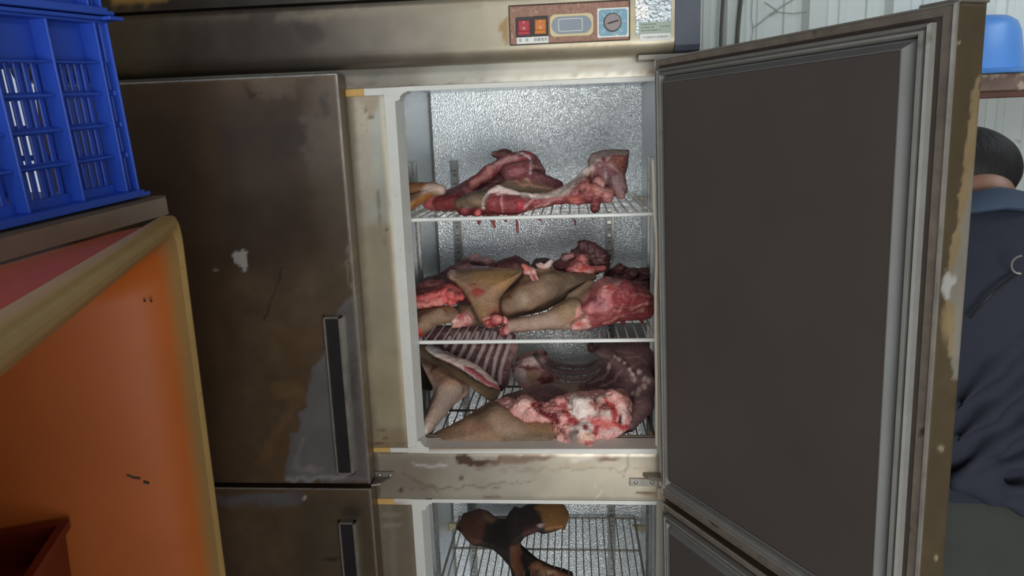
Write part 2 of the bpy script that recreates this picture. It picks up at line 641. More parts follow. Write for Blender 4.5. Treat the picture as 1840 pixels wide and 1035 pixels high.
# ------------------------------------------------------------------ signed-distance modelling for the meat and the person
def nets(f, org, h):
    nx, ny, nz = f.shape
    neg = f < 0
    cs = (nx - 1, ny - 1, nz - 1)
    acc = np.zeros(cs + (3,), np.float32)
    cnt = np.zeros(cs, np.float32)
    crosses = []
    I = np.indices(f.shape, dtype=np.float32)
    for ax in range(3):
        sl0 = [slice(None)] * 3
        sl1 = [slice(None)] * 3
        sl0[ax] = slice(0, -1)
        sl1[ax] = slice(1, None)
        a, b = f[tuple(sl0)], f[tuple(sl1)]
        cr = neg[tuple(sl0)] != neg[tuple(sl1)]
        t = np.where(cr, a / np.where(cr, a - b, 1), 0).astype(np.float32)
        crosses.append((cr, neg[tuple(sl0)]))
        o = [k for k in range(3) if k != ax]
        for d0 in (0, 1):
            for d1 in (0, 1):
                s = [None] * 3
                s[ax] = slice(None)
                s[o[0]] = slice(d0, d0 + cs[o[0]])
                s[o[1]] = slice(d1, d1 + cs[o[1]])
                s = tuple(s)
                c = cr[s].astype(np.float32)
                cnt += c
                acc[..., ax] += c * t[s]
                acc[..., o[0]] += c * d0
                acc[..., o[1]] += c * d1
    on = cnt > 0
    idx = -np.ones(cs, np.int64)
    idx[on] = np.arange(on.sum())
    base = np.stack([I[k][:-1, :-1, :-1] for k in range(3)], -1)[on]
    V = (base + acc[on] / cnt[on][:, None]) * h + org
    Q = []
    for ax in range(3):
        cr, ng = crosses[ax]
        o = [k for k in range(3) if k != ax]
        s = [slice(None)] * 3
        s[o[0]] = slice(1, -1)
        s[o[1]] = slice(1, -1)
        c = cr[tuple(s)]
        w = np.argwhere(c)
        if len(w) == 0:
            continue
        n_ = ng[tuple(s)][c]
        w[:, o[0]] += 1
        w[:, o[1]] += 1

        def cell(d0, d1):
            q = w.copy()
            q[:, o[0]] += d0
            q[:, o[1]] += d1
            return idx[q[:, 0], q[:, 1], q[:, 2]]
        quad = np.stack([cell(-1, -1), cell(0, -1), cell(0, 0), cell(-1, 0)], 1)
        flip = n_ if ax != 1 else ~n_
        quad[~flip] = quad[~flip][:, ::-1]
        Q.append(quad)
    return V, np.concatenate(Q)


class Blob:
    """smooth union of rounded outlines ('P') and tapered rods ('C'), each with a tag naming its tissue"""

    def __init__(s, k=0.006):
        s.p, s.k = [], k

    def poly(s, pts, y, R, tg, ky=0.0, kx=0.0):
        """outline at depth y (at its middle); ky / kx tilt it: change of depth per metre up / right"""
        w = np.array([AT(a, b, y) for a, b in pts])
        c = w.mean(0)
        if ky or kx:
            w2 = []
            for a, b in pts:
                d = ray(a, b)
                n = np.array([-kx, 1.0, -ky])
                t = (n @ (np.array([c[0], y, c[2]]) - CO)) / (n @ d)
                w2.append(CO + d * t)
            w = np.array(w2)
        s.p.append(('P', w[:, [0, 2]], (y, c[0], c[2], kx, ky), R, tg))
        return s

    def rod(s, pts, tg, sq=1.0):
        """pts: (px, py, y, radius in px)"""
        W = []
        for a, b, y, r in pts:
            q = AT(a, b, y)
            W.append((q, r * fwd(q) / F))
        for i in range(len(W) - 1):
            s.p.append(('C', W[i], W[i + 1], sq, tg))
        if len(W) == 1:
            s.p.append(('C', W[0], (W[0][0] + 1e-5, W[0][1]), sq, tg))
        return s

    def rodw(s, pts, tg, sq=1.0):
        """pts: (x, y, z, r) in metres"""
        for a, b in zip(pts[:-1], pts[1:]):
            s.p.append(('C', (np.array(a[:3], float), a[3]), (np.array(b[:3], float), b[3]), sq, tg))
        return s

    def bb(s, p, mg):
        if p[0] == 'P':
            lo, hi = p[1].min(0) - mg, p[1].max(0) + mg
            y, cx, cz, kx, ky = p[2]
            ext = abs(kx) * max(hi[0] - cx, cx - lo[0]) + abs(ky) * max(hi[1] - cz, cz - lo[1]) + p[3] + mg
            return np.array([lo[0], y - ext, lo[1]]), np.array([hi[0], y + ext, hi[1]])
        (a, ra), (b, rb) = p[1], p[2]
        r = max(ra, rb)
        rr = np.array([r, r / p[3] if p[3] < 1 else r, r]) + mg
        return np.minimum(a, b) - rr, np.maximum(a, b) + rr

    def dist(s, p, X, Y, Z):
        """broadcastable coordinates"""
        if p[0] == 'P':
            y, cx, cz, kx, ky = p[2]
            R = p[3]
            XZ = np.stack(np.broadcast_arrays(X, Z), -1)
            d2 = poly_sd(XZ, p[1])
            q = (Y - (y + kx * (X - cx) + ky * (Z - cz))) / math.sqrt(1 + kx * kx + ky * ky)
            o = np.maximum(d2 + R, 0)
            return np.sqrt(o * o + q * q) - R
        (a, ra), (b, rb) = p[1], p[2]
        sq = p[3]
        ax, ay, az = a
        bx, by, bz = (b - a)
        L2 = bx * bx + (by * sq) ** 2 + bz * bz + 1e-12
        px, py, pz = X - ax, (Y - ay) * sq, Z - az
        t = np.clip((px * bx + py * by * sq + pz * bz) / L2, 0, 1)
        d = np.sqrt((px - t * bx) ** 2 + (py - t * by * sq) ** 2 + (pz - t * bz) ** 2)
        return d - (ra + (rb - ra) * t)

    def surf(s, h):
        mg = 3 * h + s.k
        B = [s.bb(p, mg) for p in s.p]
        lo = np.min([b[0] for b in B], 0) - h
        hi = np.max([b[1] for b in B], 0) + h
        n = np.ceil((hi - lo) / h).astype(int) + 1
        f = np.full(tuple(n), 1.0, np.float32)
        g = [lo[k] + h * np.arange(n[k]) for k in range(3)]
        for p, b in zip(s.p, B):
            i0 = np.maximum(((b[0] - lo) / h).astype(int), 0)
            i1 = np.minimum(((b[1] - lo) / h).astype(int) + 2, n)
            sl = tuple(slice(i0[k], i1[k]) for k in range(3))
            X, Y, Z = g[0][sl[0]][:, None, None], g[1][sl[1]][None, :, None], g[2][sl[2]][None, None, :]
            d = s.dist(p, X, Y, Z).astype(np.float32)
            c = f[sl]
            hh = np.maximum(s.k - np.abs(c - d), 0) / s.k
            f[sl] = np.minimum(c, d) - hh * hh * s.k * 0.25
        return nets(f, lo, h)

    def weights(s, V, seed, soft):
        nz = fbm(V * 90.0, seed) * 0.004
        tags = sorted(set(p[-1] for p in s.p))
        D = {t: np.full(len(V), 9.0) for t in tags}
        for p in s.p:
            if p[0] == 'P':
                d = s.dist(p, V[:, 0], V[:, 1], V[:, 2])
            else:
                d = s.dist(p, V[:, 0], V[:, 1], V[:, 2])
            D[p[-1]] = np.minimum(D[p[-1]], d)
        D = {t: d + (nz if i % 2 else -nz) for i, (t, d) in enumerate(D.items())}
        m = np.min(list(D.values()), 0)
        Wt = {t: np.exp(-(d - m) / soft) for t, d in D.items()}
        tot = sum(Wt.values())
        return {t: w / tot for t, w in Wt.items()}


# tissue: colour, how lumpy (m), is it cut flesh (0..1)
TIS = {
    'red': ((142, 58, 62), 0.0035, 1.0), 'bright': ((216, 92, 88), 0.0035, 1.0), 'purple': ((128, 70, 76), 0.003, 1.0),
    'dark': ((92, 54, 56), 0.004, 1.0), 'pink': ((205, 142, 136), 0.0045, 0.8), 'fat': ((212, 190, 180), 0.003, 0.5),
    'skin': ((154, 122, 96), 0.0012, 0.0), 'pale': ((176, 150, 134), 0.0012, 0.1), 'brown': ((140, 114, 92), 0.0012, 0.0),
    'shade': ((98, 82, 66), 0.0012, 0.0), 'maroon': ((112, 80, 82), 0.0015, 0.6), 'bone': ((172, 150, 146), 0.0008, 0.4),
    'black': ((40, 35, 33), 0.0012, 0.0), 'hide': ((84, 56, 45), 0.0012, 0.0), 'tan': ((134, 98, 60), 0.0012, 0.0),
}


def mesh_from(name, V, Q, off, mt):
    me = bpy.data.meshes.new(name)
    me.vertices.add(len(V))
    me.vertices.foreach_set('co', (V - off).astype(np.float32).ravel())
    me.loops.add(4 * len(Q))
    me.loops.foreach_set('vertex_index', Q.astype(np.int32).ravel())
    me.polygons.add(len(Q))
    me.polygons.foreach_set('loop_start', np.arange(0, 4 * len(Q), 4, dtype=np.int32))
    me.polygons.foreach_set('use_smooth', np.ones(len(Q), bool))
    me.materials.append(M[mt])
    me.update(calc_edges=True)
    me.validate()
    return me


def vnormals(V, Q):
    n = np.cross(V[Q[:, 2]] - V[Q[:, 0]], V[Q[:, 3]] - V[Q[:, 1]])
    N = np.zeros_like(V)
    for k in range(4):
        np.add.at(N, Q[:, k], n)
    return N / (np.linalg.norm(N, axis=1, keepdims=True) + 1e-12)


def blob_obj(name, blob, parent=None, h=0.0026, ops=(), seed=1, mt='meat', lump=1.0, soft=0.0035, warp=3.0, freq=55.0):
    V, Q = blob.surf(h)
    wts = blob.weights(V, seed, soft)
    c = sum(w[:, None] * lin(TIS[t][0])[None] for t, w in wts.items())
    amp = sum(w * TIS[t][1] for t, w in wts.items())
    fl = sum(w * TIS[t][2] for t, w in wts.items())
    N = vnormals(V, Q)
    d = fbm(V * freq, seed + 3) * 0.75 + ((1 - np.abs(fbm(V * freq * 1.9, seed + 7, 2)) * 2) * 0.35 + (1 - np.abs(fbm(V * 150.0, seed + 17, 2)) * 2) * 0.30) * (0.25 + fl)
    px = PX(V)
    V2 = V + N * (d * amp * lump)[:, None]
    c = paint(px, c, ops, seed, warp)
    g_ = (c @ np.array([.3, .55, .15]))[:, None]
    c = (g_ + (c - g_) * (.96 - .08 * fl[:, None] if mt == 'meat' else 1.0)) * (1.24 - .12 * fl[:, None])
    off = root_off(parent)
    me = mesh_from(name, V2, Q, off, mt)
    set_col(me, np.clip(c, 0, 1), fl)
    return link(name, me, parent)


def base_of(pts, y):
    w = np.array([AT(a, b, y) for a, b in pts])
    return (float(w[:, 0].mean()), y, float(w[:, 2].min()))

# ================================================================== SETTING
def struct(name, mb, m, parent=None):
    o = mb.build(name, m, parent)
    o['kind'] = 'structure'
    return o


struct('floor', MB().box(-2.2, 4.0, -4.5, 1.2, -0.05, 0.0), 'floor')
struct('ceiling', MB().box(-2.2, 4.0, -2.2, 1.2, 2.75, 2.80), 'ceiling')
struct('added_right_wall', MB().box(3.25, 3.30, -2.4, 1.1, 0.0, 2.75), 'ceiling')  # unseen wall added to keep ambient light off the crate's side panels
struct('wall_left', MB().box(-1.35, -1.30, -3.0, 1.1, 0.0, 2.75), 'ceiling')
YW = 1.0
ribs = [AT(p, 40, YW)[0] for p in (1318, 1464, 1612)]
pitch = (ribs[2] - ribs[0]) / 2
outl = []
x = ribs[0] - pitch * 9
outl.append((x - 0.1, YW))
while x < 4.0:
    for dx, dy in ((-0.040, 0), (-0.024, -0.026), (0.024, -0.026), (0.040, 0)):
        outl.append((x + dx, YW + dy))
    for dx in (0.33, 0.66):
        outl += [(x + pitch * dx - 0.014, YW), (x + pitch * dx - 0.009, YW - 0.005), (x + pitch * dx + 0.009, YW - 0.005), (x + pitch * dx + 0.014, YW)]
    x += pitch
outl = [p for p in outl if p[0] < 4.0] + [(4.0, YW), (4.0, YW + 0.03), (outl[0][0], YW + 0.03)]
struct('wall_back', MB().prism(outl, 0.0, 2.75, 'z'), 'wall')

for a, b, r, lab in (((1301, -60), (1292, 160), 0.0050, 'thin dark grey cable running down the pale wall, nearer the refrigerator'),
                     ((1335, -60), (1319, 160), 0.0062, 'thicker grey cable running down the wall, farther from the refrigerator')):
    mb = MB().tube([AT(a[0] + (b[0] - a[0]) * t + 0.8 * math.sin(9 * t), a[1] + (b[1] - a[1]) * t, 0.962) for t in np.linspace(0, 1, 9)], r)
    tag(mb.build('wall_cable', 'cable', None, smooth=True), lab, 'cable', 'cables on the back wall')
wb = MB()
for pts in ([(1354, 50), (1366, 42), (1380, 30), (1398, 22), (1425, 25), (1460, 20)], [(1382, 29), (1404, 13), (1432, -4)], [(1374, 4), (1392, 16), (1398, 22)], [(1352, -4), (1350, 30), (1353, 52), (1350, 75)]):
    wb.tube([AT(p, q, 0.985) for p, q in pts], 0.0013, 5)
tag(wb.build('cobweb', 'web', None, smooth=True), 'dusty cobweb strands stretched across the pale corrugated wall', 'cobweb')

# wall shelf and basin
ws = thing('wall_shelf', 'mottled brown wall shelf board on a rusty angle, behind the open door', 'shelf', (2.3, 0.80, 1.70))
zb = AT(1790, 132, 0.66)[2]
ws_y = 0.66
MB().box(1.75, 2.9, ws_y, 0.97, zb - 0.045, zb, 0.003).build('board', 'shelf_board', ws)
MB().box(1.75, 2.9, ws_y + 0.002, ws_y + 0.03, zb - 0.062, zb - 0.046, 0.002).build('angle_iron', 'rust', ws)
for bx in (1.85, 2.75):
    MB().prism([(ws_y + 0.05, zb - 0.06), (0.97, zb - 0.06), (0.97, zb - 0.26)], bx, bx + 0.02, 'x').build('bracket', 'rust', ws)
bc = AT(1728, 130, 0.80)
bs = thing('plastic_basin', 'sky blue plastic basin upside down on the wall shelf', 'basin', (bc[0], 0.80, zb))
k = fwd(bc) / F
R1, R2, R3, H = 104 * k, 93 * k, 74 * k, 99 * k
prof = [(R1 + .006, 0.0), (R1 + .007, .004), (R1 + .002, .008), (R2, .010), (R2 - .006, H * .35), (R3 + .014, H * .75), (R3 + .004, H * .90), (R3 - .014, H * .985), (R3 - .04, H), (0.001, H)]
MB().lathe([(r, z + zb) for r, z in prof], (bc[0], 0.80, 0), 48).build('bowl', 'basin', bs, smooth=True)
MB().lathe([(R1 - .004, zb + .001), (R1 + .006, zb + .0005), (R1 + .009, zb + .005), (R1 - .001, zb + .010), (R1 - .004, zb + .001)], (bc[0], 0.80, 0), 48).build('rim', 'basin', bs, smooth=True)

# ================================================================== REFRIGERATOR
fr = thing('upright_refrigerator', 'old four-door stainless steel upright refrigerator with its right doors open', 'refrigerator', (0.6, 0.3, 0.0))


def P(name, mb, m, parent=fr, smooth=False, colfn=None):
    return mb.build(name, m, parent, smooth, colfn)


def flatcol(c, ops=(), seed=0, warp=3.0):
    def f(V):
        col = np.tile(lin(c), (len(V), 1))
        return paint(PX(V), col, ops, seed, warp)
    return f


P('cabinet_side', MB().box(-0.032, -0.004, 0.0, 0.62, 0.12, 2.0), 'shell')
P('cabinet_side', MB().box(1.206, 1.236, 0.004, 0.62, 0.12, 2.0), 'shell')
P('cabinet_back', MB().box(-0.03, 1.234, 0.575, 0.62, 0.12, 2.0), 'shell')
P('cabinet_bottom', MB().box(-0.03, 1.234, 0.002, 0.62, 0.12, 0.16), 'shell')
P('cabinet_top', MB().box(-0.004, 1.206, 0.03, 0.60, 1.775, 1.80), 'shell')
for sx in (0.03, 1.17):
    for sy in (0.05, 0.56):
        P('foot', MB().lathe([(0.001, 0.0), (0.026, 0.0), (0.026, 0.02), (0.016, 0.03), (0.016, 0.125), (0.001, 0.125)], (sx, sy, 0), 16), 'bright', smooth=True)
# inner lining
XI0, XI1, YB = 0.645, 1.203, 0.55
P('liner_back', MB().box(XI0 - .004, XI1 + .004, YB, YB + .006, 0.17, 1.77), 'liner')
P('liner_side', MB().box(XI0 - .006, XI0, 0.034, YB, 0.17, 1.77), 'liner')
P('liner_side', MB().box(XI1, XI1 + .0025, 0.034, YB, 0.17, 1.77), 'liner')
P('liner_roof', MB().box(XI0, XI1, 0.034, YB, 1.766, 1.772), 'liner')
P('liner_floor', MB().box(XI0, XI1, 0.034, YB, 0.165, 0.172), 'liner')
P('corner_moulding', MB().prism([(XI0, YB), (XI0 + .006, YB), (XI0 + .002, YB - .006), (XI0, YB - .008)], 0.17, 1.766, 'z'), 'bright')
# middle post
mull_ops = [
    ('poly', [(620, 170), (690, 170), (735, 800), (675, 800)], (176, 164, 132), 2),
    ('poly', [(640, 176), (686, 174), (690, 300), (700, 395), (660, 400), (650, 300)], (190, 196, 184), 14, 1, .75),
    ('poly', [(632, 178), (662, 174), (668, 260), (672, 360), (650, 372), (642, 330)], (196, 184, 158), 6, 2, .8),
    ('poly', [(640, 172), (684, 172), (672, 205), (664, 212)], (182, 160, 128), 3, 1, .9),
    ('line', ([(652, 190), (664, 212), (671, 210)], 1.2), (120, 104, 82), 1.5),
    ('poly', [(612, 150), (634, 170), (680, 805), (660, 805)], (116, 104, 80), 8, 1, .8),
    ('poly', [(655, 640), (740, 640), (735, 760), (672, 760)], (190, 172, 126), 22, 1, .6),
    ('poly', [(665, 770), (740, 770), (740, 806), (668, 806)], (164, 140, 98), 8, 1, .8),
    ('line', ([(673, 797), (700, 798), (732, 797)], 1.5), (116, 78, 48), 2),
    ('line', ([(675, 772), (695, 775)], 1), (126, 104, 72), 1.5), ('line', ([(676, 785), (697, 786)], 1), (126, 104, 72), 1.5),
    ('line', ([(677, 340), (682, 372), (684, 405), (690, 440)], 1.2), (150, 138, 112), 2), ('blob', (694, 416, 2.2), (128, 110, 84), 1),
    ('poly', [(668, 900), (752, 900), (765, 1100), (680, 1100)], (140, 128, 104), 8),
    ('line', ([(700, 905), (706, 960), (708, 1040)], 5), (158, 150, 130), 5, 1, .6),
    ('line', ([(690, 926), (716, 926)], 3), (178, 172, 156), 4, 1, .7), ('line', ([(692, 945), (718, 945)], 3), (176, 170, 152), 4, 1, .7),
]
grid_slab('centre_post', 'frame', fr, 0.536, 0.6665, 0.0, 0.03, 0.16, 1.7438, 0.006, (150, 138, 112), mull_ops, 3)
# condensation beads on the post
cb = MB()
rnd = random.Random(4)
for _ in range(150):
    a, b = rnd.uniform(0, 1), rnd.uniform(0, 1)
    py = 178 + 190 * b
    px = 634 + 16 * b + (28 - 8 * b) * a
    q = AT(px, py, 0.0)
    r = rnd.uniform(.0006, .0016)
    cb.lathe([(0.0001, -r), (r, -r * .3), (r, r * .3), (0.0001, r)], tuple(q), 6)
o = P('water_beads', cb, mat('water_bead_film', (205, 196, 172), rough=0.1, coat=0.5), smooth=True)
o['kind'] = 'stuff'
# rails
top_ops = [('poly', [(600, 110), (760, 108), (760, 160), (600, 165)], (132, 126, 112), 30), ('poly', [(900, 100), (1200, 85), (1200, 140), (900, 150)], (206, 200, 178), 40, 1, .8),
           ('blob', (642, 142, 14, 10), (150, 138, 118), 8, 1, .7), ('blob', (672, 136, 8, 4), (112, 106, 98), 4, 1, .6), ('line', ([(1040, 122), (1100, 120)], 2), (176, 164, 140), 3), ('blob', (1172, 128, 16, 6), (206, 176, 140), 6, 1, .7),
           ('line', ([(620, 156), (800, 150), (1192, 131)], 2), (112, 92, 72), 2.5, 1.5, .7)]
grid_slab('top_rail', 'frame', fr, -0.004, 1.192, 0.0, 0.03, 1.744, 1.80, 0.007, (168, 164, 148), top_ops, 5)
mid_ops = [
    ('poly', [(660, 810), (800, 812), (780, 900), (660, 900)], (142, 124, 92), 40, 1, .8),
    ('poly', [(980, 812), (1185, 814), (1185, 900), (980, 898)], (214, 198, 158), 60, 1, .85),
    ('poly', [(815, 818), (838, 815), (852, 822), (886, 826), (902, 818), (898, 828), (870, 835), (838, 836), (822, 828)], (96, 52, 30), 2, 2.2, .95),
    ('poly', [(900, 816), (960, 814), (1010, 818), (990, 826), (940, 834), (900, 836), (850, 842), (880, 830)], (142, 100, 56), 4, 2.2, .8),
    ('blob', (1085, 824, 26, 5), (140, 84, 48), 3, 2.4, .9), ('blob', (1030, 838, 40, 4), (206, 178, 126), 4, 2.5, .8), ('line', ([(860, 842), (1000, 846), (1180, 842)], 1), (160, 132, 90), 2.5, 3, .7), ('blob', (1045, 826, 22, 4), (236, 226, 200), 3, 2.5, .9), ('blob', (1040, 820, 30, 4), (226, 204, 160), 4, 1.5, .8),
    ('line', ([(1128, 818), (1128, 840), (1118, 856)], 1.2), (164, 138, 96), 2), ('blob', (1155, 850, 20, 12), (212, 184, 128), 6, 1, .5),
    ('blob', (1166, 888, 16, 5), (176, 136, 82), 3, 1.2, .9), ('line', ([(1142, 886), (1176, 886)], 1.6), (116, 66, 36), 2, 1.2, .9),
    ('blob', (829, 860, 4, 5), (104, 94, 80), 2), ('line', ([(746, 832), (770, 834), (800, 836)], 2.2), (206, 196, 196), 1.5, 2.2),
    ('line', ([(730, 852), (760, 870), (790, 884)], 2), (122, 96, 62), 3, 2, .7), ('line', ([(740, 880), (820, 876), (900, 874)], 1.2), (128, 108, 78), 2, 2, .8),
    ('line', ([(880, 868), (960, 866)], 1), (142, 124, 94), 2, 2, .8), ('blob', (722, 880, 3, 5), (110, 78, 48), 2), ('line', ([(676, 816), (680, 895)], 3), (110, 86, 56), 4, 1, .8),
    ('line', ([(676, 812), (1184, 814)], 1.4), (120, 84, 52), 1.6, 1, .8), ('line', ([(870, 893), (900, 894)], 1.6), (142, 92, 52), 2, 1, .8),
    ('line', ([(1184, 820), (1184, 898)], 3), (150, 112, 68), 4, 1, .8), ('line', ([(1070, 872), (1084, 884), (1068, 894)], .8), (232, 220, 186), 1),
]
grid_slab('middle_rail', 'frame', fr, 0.594, 1.188, -0.002, 0.03, 0.896, 1.0005, 0.0045, (180, 170, 142), mid_ops, 7)
P('right_stile', MB().box(1.1835, 1.204, 0.0, 0.034, 0.16, 1.744, .001), 'trim', colfn=flatcol((172, 170, 160), [('blob', (1186, 180, 8, 40), (196, 192, 180), 10)]))
P('bottom_rail', MB().box(-0.004, 1.204, 0.0, 0.03, 0.16, 0.19), 'dull')


# white plastic breaker trims round both openings
def white(name, mb, ops=(), base=(218, 220, 214)):
    return P(name, mb, 'trim', colfn=flatcol(base, ops))


def jamb(z0, z1):
    # face strip, then a bevel running back to the lining
    white('vertical_trim', MB().prism([(0.6675, -0.003), (0.688, -0.003), (0.697, 0.032), (0.6675, 0.032)], z0, z1, 'z'))


jamb(1.0125, 1.7290)
jamb(0.16, 0.8865)
white('top_trim', MB().prism([(-0.003, 1.7435), (-0.003, 1.735), (0.034, 1.7375), (0.034, 1.7435)], 0.70, 1.1835, 'x'))
white('sill_trim', MB().prism([(-0.004, 1.001), (-0.004, 1.012), (0.0, 1.0125), (0.0, 1.001)], 0.70, 1.1835, 'x'), [('blob', (915, 808, 4, 2), (120, 90, 60), 1), ('blob', (1080, 808, 4, 2), (120, 90, 60), 1), ('blob', (760, 808, 3, 2), (150, 120, 90), 1)])
P('sill_slope', MB().prism([(0.0, 1.001), (0.0, 1.0125), (0.036, 1.0185), (0.036, 1.001)], 0.697, 1.1835, 'x'), mat('grey_sill_plastic', (206, 200, 192), rough=0.5, var=0.1, vscale=20))
white('lower_top_trim', MB().prism([(-0.003, 0.8955), (-0.003, 0.8875), (0.034, 0.889), (0.034, 0.8955)], 0.70, 1.1835, 'x'))
# the corner blocks, and the short pieces of trim with yellowed foam
for zc, s in ((1.743, -1), (1.002, 1), (0.8955, -1)):
    pts = [(0.6675, 0), (0.700, 0)] + [(0.700 + .010 - .012 * math.cos(a) - .000, .024 * (1 - math.cos(a) * 0) - .014 * (1 - math.sin(a))) for a in np.linspace(0.2, 1.2, 5)][::-1] + [(0.689, .030), (0.6675, .030)]
    pts = [(0.6675, 0), (0.712, 0), (0.712, .009), (0.704, .012), (0.699, .017), (0.697, .024), (0.688, .026), (0.688, .016), (0.6675, .0155)]
    if s > 0:
        pts = [(0.6675, 0), (0.712, 0), (0.712, .012), (0.703, .014), (0.698, .020), (0.694, .027), (0.688, .027), (0.685, .014), (0.6675, .0105)]
    white('corner_block', MB().prism([(a, zc + s * b) for a, b in pts], -0.0045, 0.034, 'y'))
    h = .0135 if s < 0 else .0105
    P('foam_strip', MB().box(0.590, 0.629, -0.003, 0.02, zc + s * h, zc, .0008), mat('yellowed_foam', (206, 166, 100), rough=0.7, var=0.1, vscale=40))
    white('short_trim', MB().box(0.629, 0.6672, -0.0035, 0.02, zc + s * h, zc, .0008), [('blob', (706, 905, 3, 6), (150, 70, 50), 2)] if zc < .9 else ())
# a length of trim that has sprung loose along the right jamb
P('loose_trim_strip', MB().tube([AT(a, b, y) for a, b, y in ((1173, 288, .004), (1174.5, 330, -.002), (1176, 385, -.006), (1180, 432, -.010), (1180, 470, -.010), (1178, 520, -.008), (1178.5, 600, -.006), (1180, 700, -.006), (1180, 768, -.004), (1180, 800, -.002))], .0032, 6), mat('loose_cream_trim', (226, 222, 204), rough=0.5, var=0.05))

# ---------------------------------------------------------------- header
ANCH = np.array([[200, 88, 76, 54], [260, 84, 74, 56], [330, 66, 58, 46], [440, 64, 58, 50], [560, 84, 78, 70], [680, 112, 106, 96], [780, 132, 126, 112], [880, 158, 151, 132], [1000, 176, 168, 146], [1260, 184, 176, 152]], float)  # header tones, left to right: soiling mixed with painted reflection


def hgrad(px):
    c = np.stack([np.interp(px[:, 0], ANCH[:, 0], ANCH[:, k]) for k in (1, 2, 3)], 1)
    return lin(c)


def blotch(sc, amt, seed):
    def f(px):
        q = np.concatenate([px / sc, np.full((len(px), 1), seed * 1.7)], 1)
        return 1 + amt * fbm(q, seed, 4)
    return f


ZH0, ZH1 = 1.778, 1.886


def hprof(x, z):
    r = 0.024
    e = 0.0
    if z < ZH0 + r:
        t = (ZH0 + r - z) / r
        e = r * (1 - math.sqrt(max(0, 1 - t * t))) * 0.9
    if z > ZH1 - 0.006:
        e += 0.004 * ((z - ZH1 + 0.006) / 0.006) ** 2
    return e


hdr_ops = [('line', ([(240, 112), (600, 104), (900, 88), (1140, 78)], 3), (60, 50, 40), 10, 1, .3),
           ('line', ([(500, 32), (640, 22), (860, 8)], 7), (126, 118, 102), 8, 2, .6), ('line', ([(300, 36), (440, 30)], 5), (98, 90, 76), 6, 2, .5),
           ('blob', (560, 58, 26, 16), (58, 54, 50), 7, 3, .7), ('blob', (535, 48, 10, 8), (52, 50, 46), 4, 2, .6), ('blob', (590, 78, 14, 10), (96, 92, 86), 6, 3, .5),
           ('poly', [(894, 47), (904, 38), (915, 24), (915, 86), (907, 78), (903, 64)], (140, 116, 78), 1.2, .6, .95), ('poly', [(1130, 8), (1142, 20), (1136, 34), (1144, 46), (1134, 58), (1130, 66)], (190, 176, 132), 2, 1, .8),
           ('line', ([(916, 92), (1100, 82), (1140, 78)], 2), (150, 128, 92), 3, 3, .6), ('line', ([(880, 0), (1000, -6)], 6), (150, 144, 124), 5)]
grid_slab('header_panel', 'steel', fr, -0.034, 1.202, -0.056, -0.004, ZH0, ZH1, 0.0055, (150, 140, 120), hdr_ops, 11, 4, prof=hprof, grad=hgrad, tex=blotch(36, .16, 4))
P('header_gap', MB().box(-0.03, 1.2, -0.03, 0.02, 1.886, 1.892), 'groove')
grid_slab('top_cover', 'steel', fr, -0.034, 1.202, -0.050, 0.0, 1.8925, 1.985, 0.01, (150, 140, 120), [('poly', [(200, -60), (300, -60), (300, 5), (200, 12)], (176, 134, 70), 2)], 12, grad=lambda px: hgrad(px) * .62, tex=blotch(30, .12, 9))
P('header_back', MB().box(-0.03, 1.234, 0.0, 0.03, 1.80, 1.985), 'shell')
P('end_cap', MB().prism([(-0.058, 1.79), (-0.058, 1.985), (0.03, 1.985), (0.03, 1.776), (-0.046, 1.776), (-0.055, 1.781)], 1.2025, 1.2455, 'x'), 'cap')

YH = -0.0585


def hp(px, py, y=YH):
    return AT(px, py, y)


def hbox(mb, x0, y0, x1, y1, d0, d1, c=.0008, mi=0):
    a = hp((x0 + x1) / 2, (y0 + y1) / 2)
    w = abs(hp(x1, (y0 + y1) / 2)[0] - hp(x0, (y0 + y1) / 2)[0]) / 2
    h = abs(hp((x0 + x1) / 2, y0)[2] - hp((x0 + x1) / 2, y1)[2]) / 2
    mb.box(a[0] - w, a[0] + w, d0, d1, a[2] - h, a[2] + h, c, mi)
    return a, w, h


mb = MB()
ca, cw, ch = hbox(mb, 915, 6, 1130, 76, -0.0575, -0.05, .0012)
cp = P('control_panel', mb, 'board')
mb = MB()
for q in ((ca[0] - cw - .001, ca[0] + cw + .001, ca[2] + ch, ca[2] + ch + .0016), (ca[0] - cw - .001, ca[0] + cw + .001, ca[2] - ch - .0012, ca[2] - ch), (ca[0] - cw - .0014, ca[0] - cw, ca[2] - ch, ca[2] + ch), (ca[0] + cw, ca[0] + cw + .0016, ca[2] - ch, ca[2] + ch)):
    mb.box(q[0], q[1], -0.0582, -0.05, q[2], q[3], .0003)
P('panel_edge', mb, 'groove', cp)


def TX(cx, cz, y):
    return lambda co: (cx + co[0], y - 0.0002, cz + co[1])


for x0, y0, x1, y1, m_ in ((927, 31, 956, 67, 'red_switch'), (957, 29, 985, 65, 'orange_switch')):
    mb = MB()
    hbox(mb, x0, y0, x1, y1, -0.0600, -0.0565, .0008, 0)
    a, w, h = hbox(mb, x0 + 4, y0 + 6, x1 - 4, y1 - 10, -0.0618, -0.058, .0012, 1)
    hbox(mb, x0 + 4, y1 - 10.5, x1 - 4, y1 - 4, -0.0608, -0.058, .0006, 1)
    mb.box(a[0] - .0005, a[0] + .0005, -0.0620, -0.0617, a[2] + h * .45, a[2] + h * .85, .0001, 2)
    n = 14
    cz = a[2] - h * .45
    for k_ in range(n):
        t0, t1 = 2 * math.pi * k_ / n, 2 * math.pi * (k_ + 1) / n
        mb.add([(a[0] + r * math.cos(t), -0.0620, cz + r * math.sin(t)) for t, r in ((t0, .0016), (t1, .0016), (t1, .0022), (t0, .0022))], [(0, 1, 2, 3)], 2)
    P('rocker_switch', mb, ['black', m_, 'white'], cp)
mb = MB()
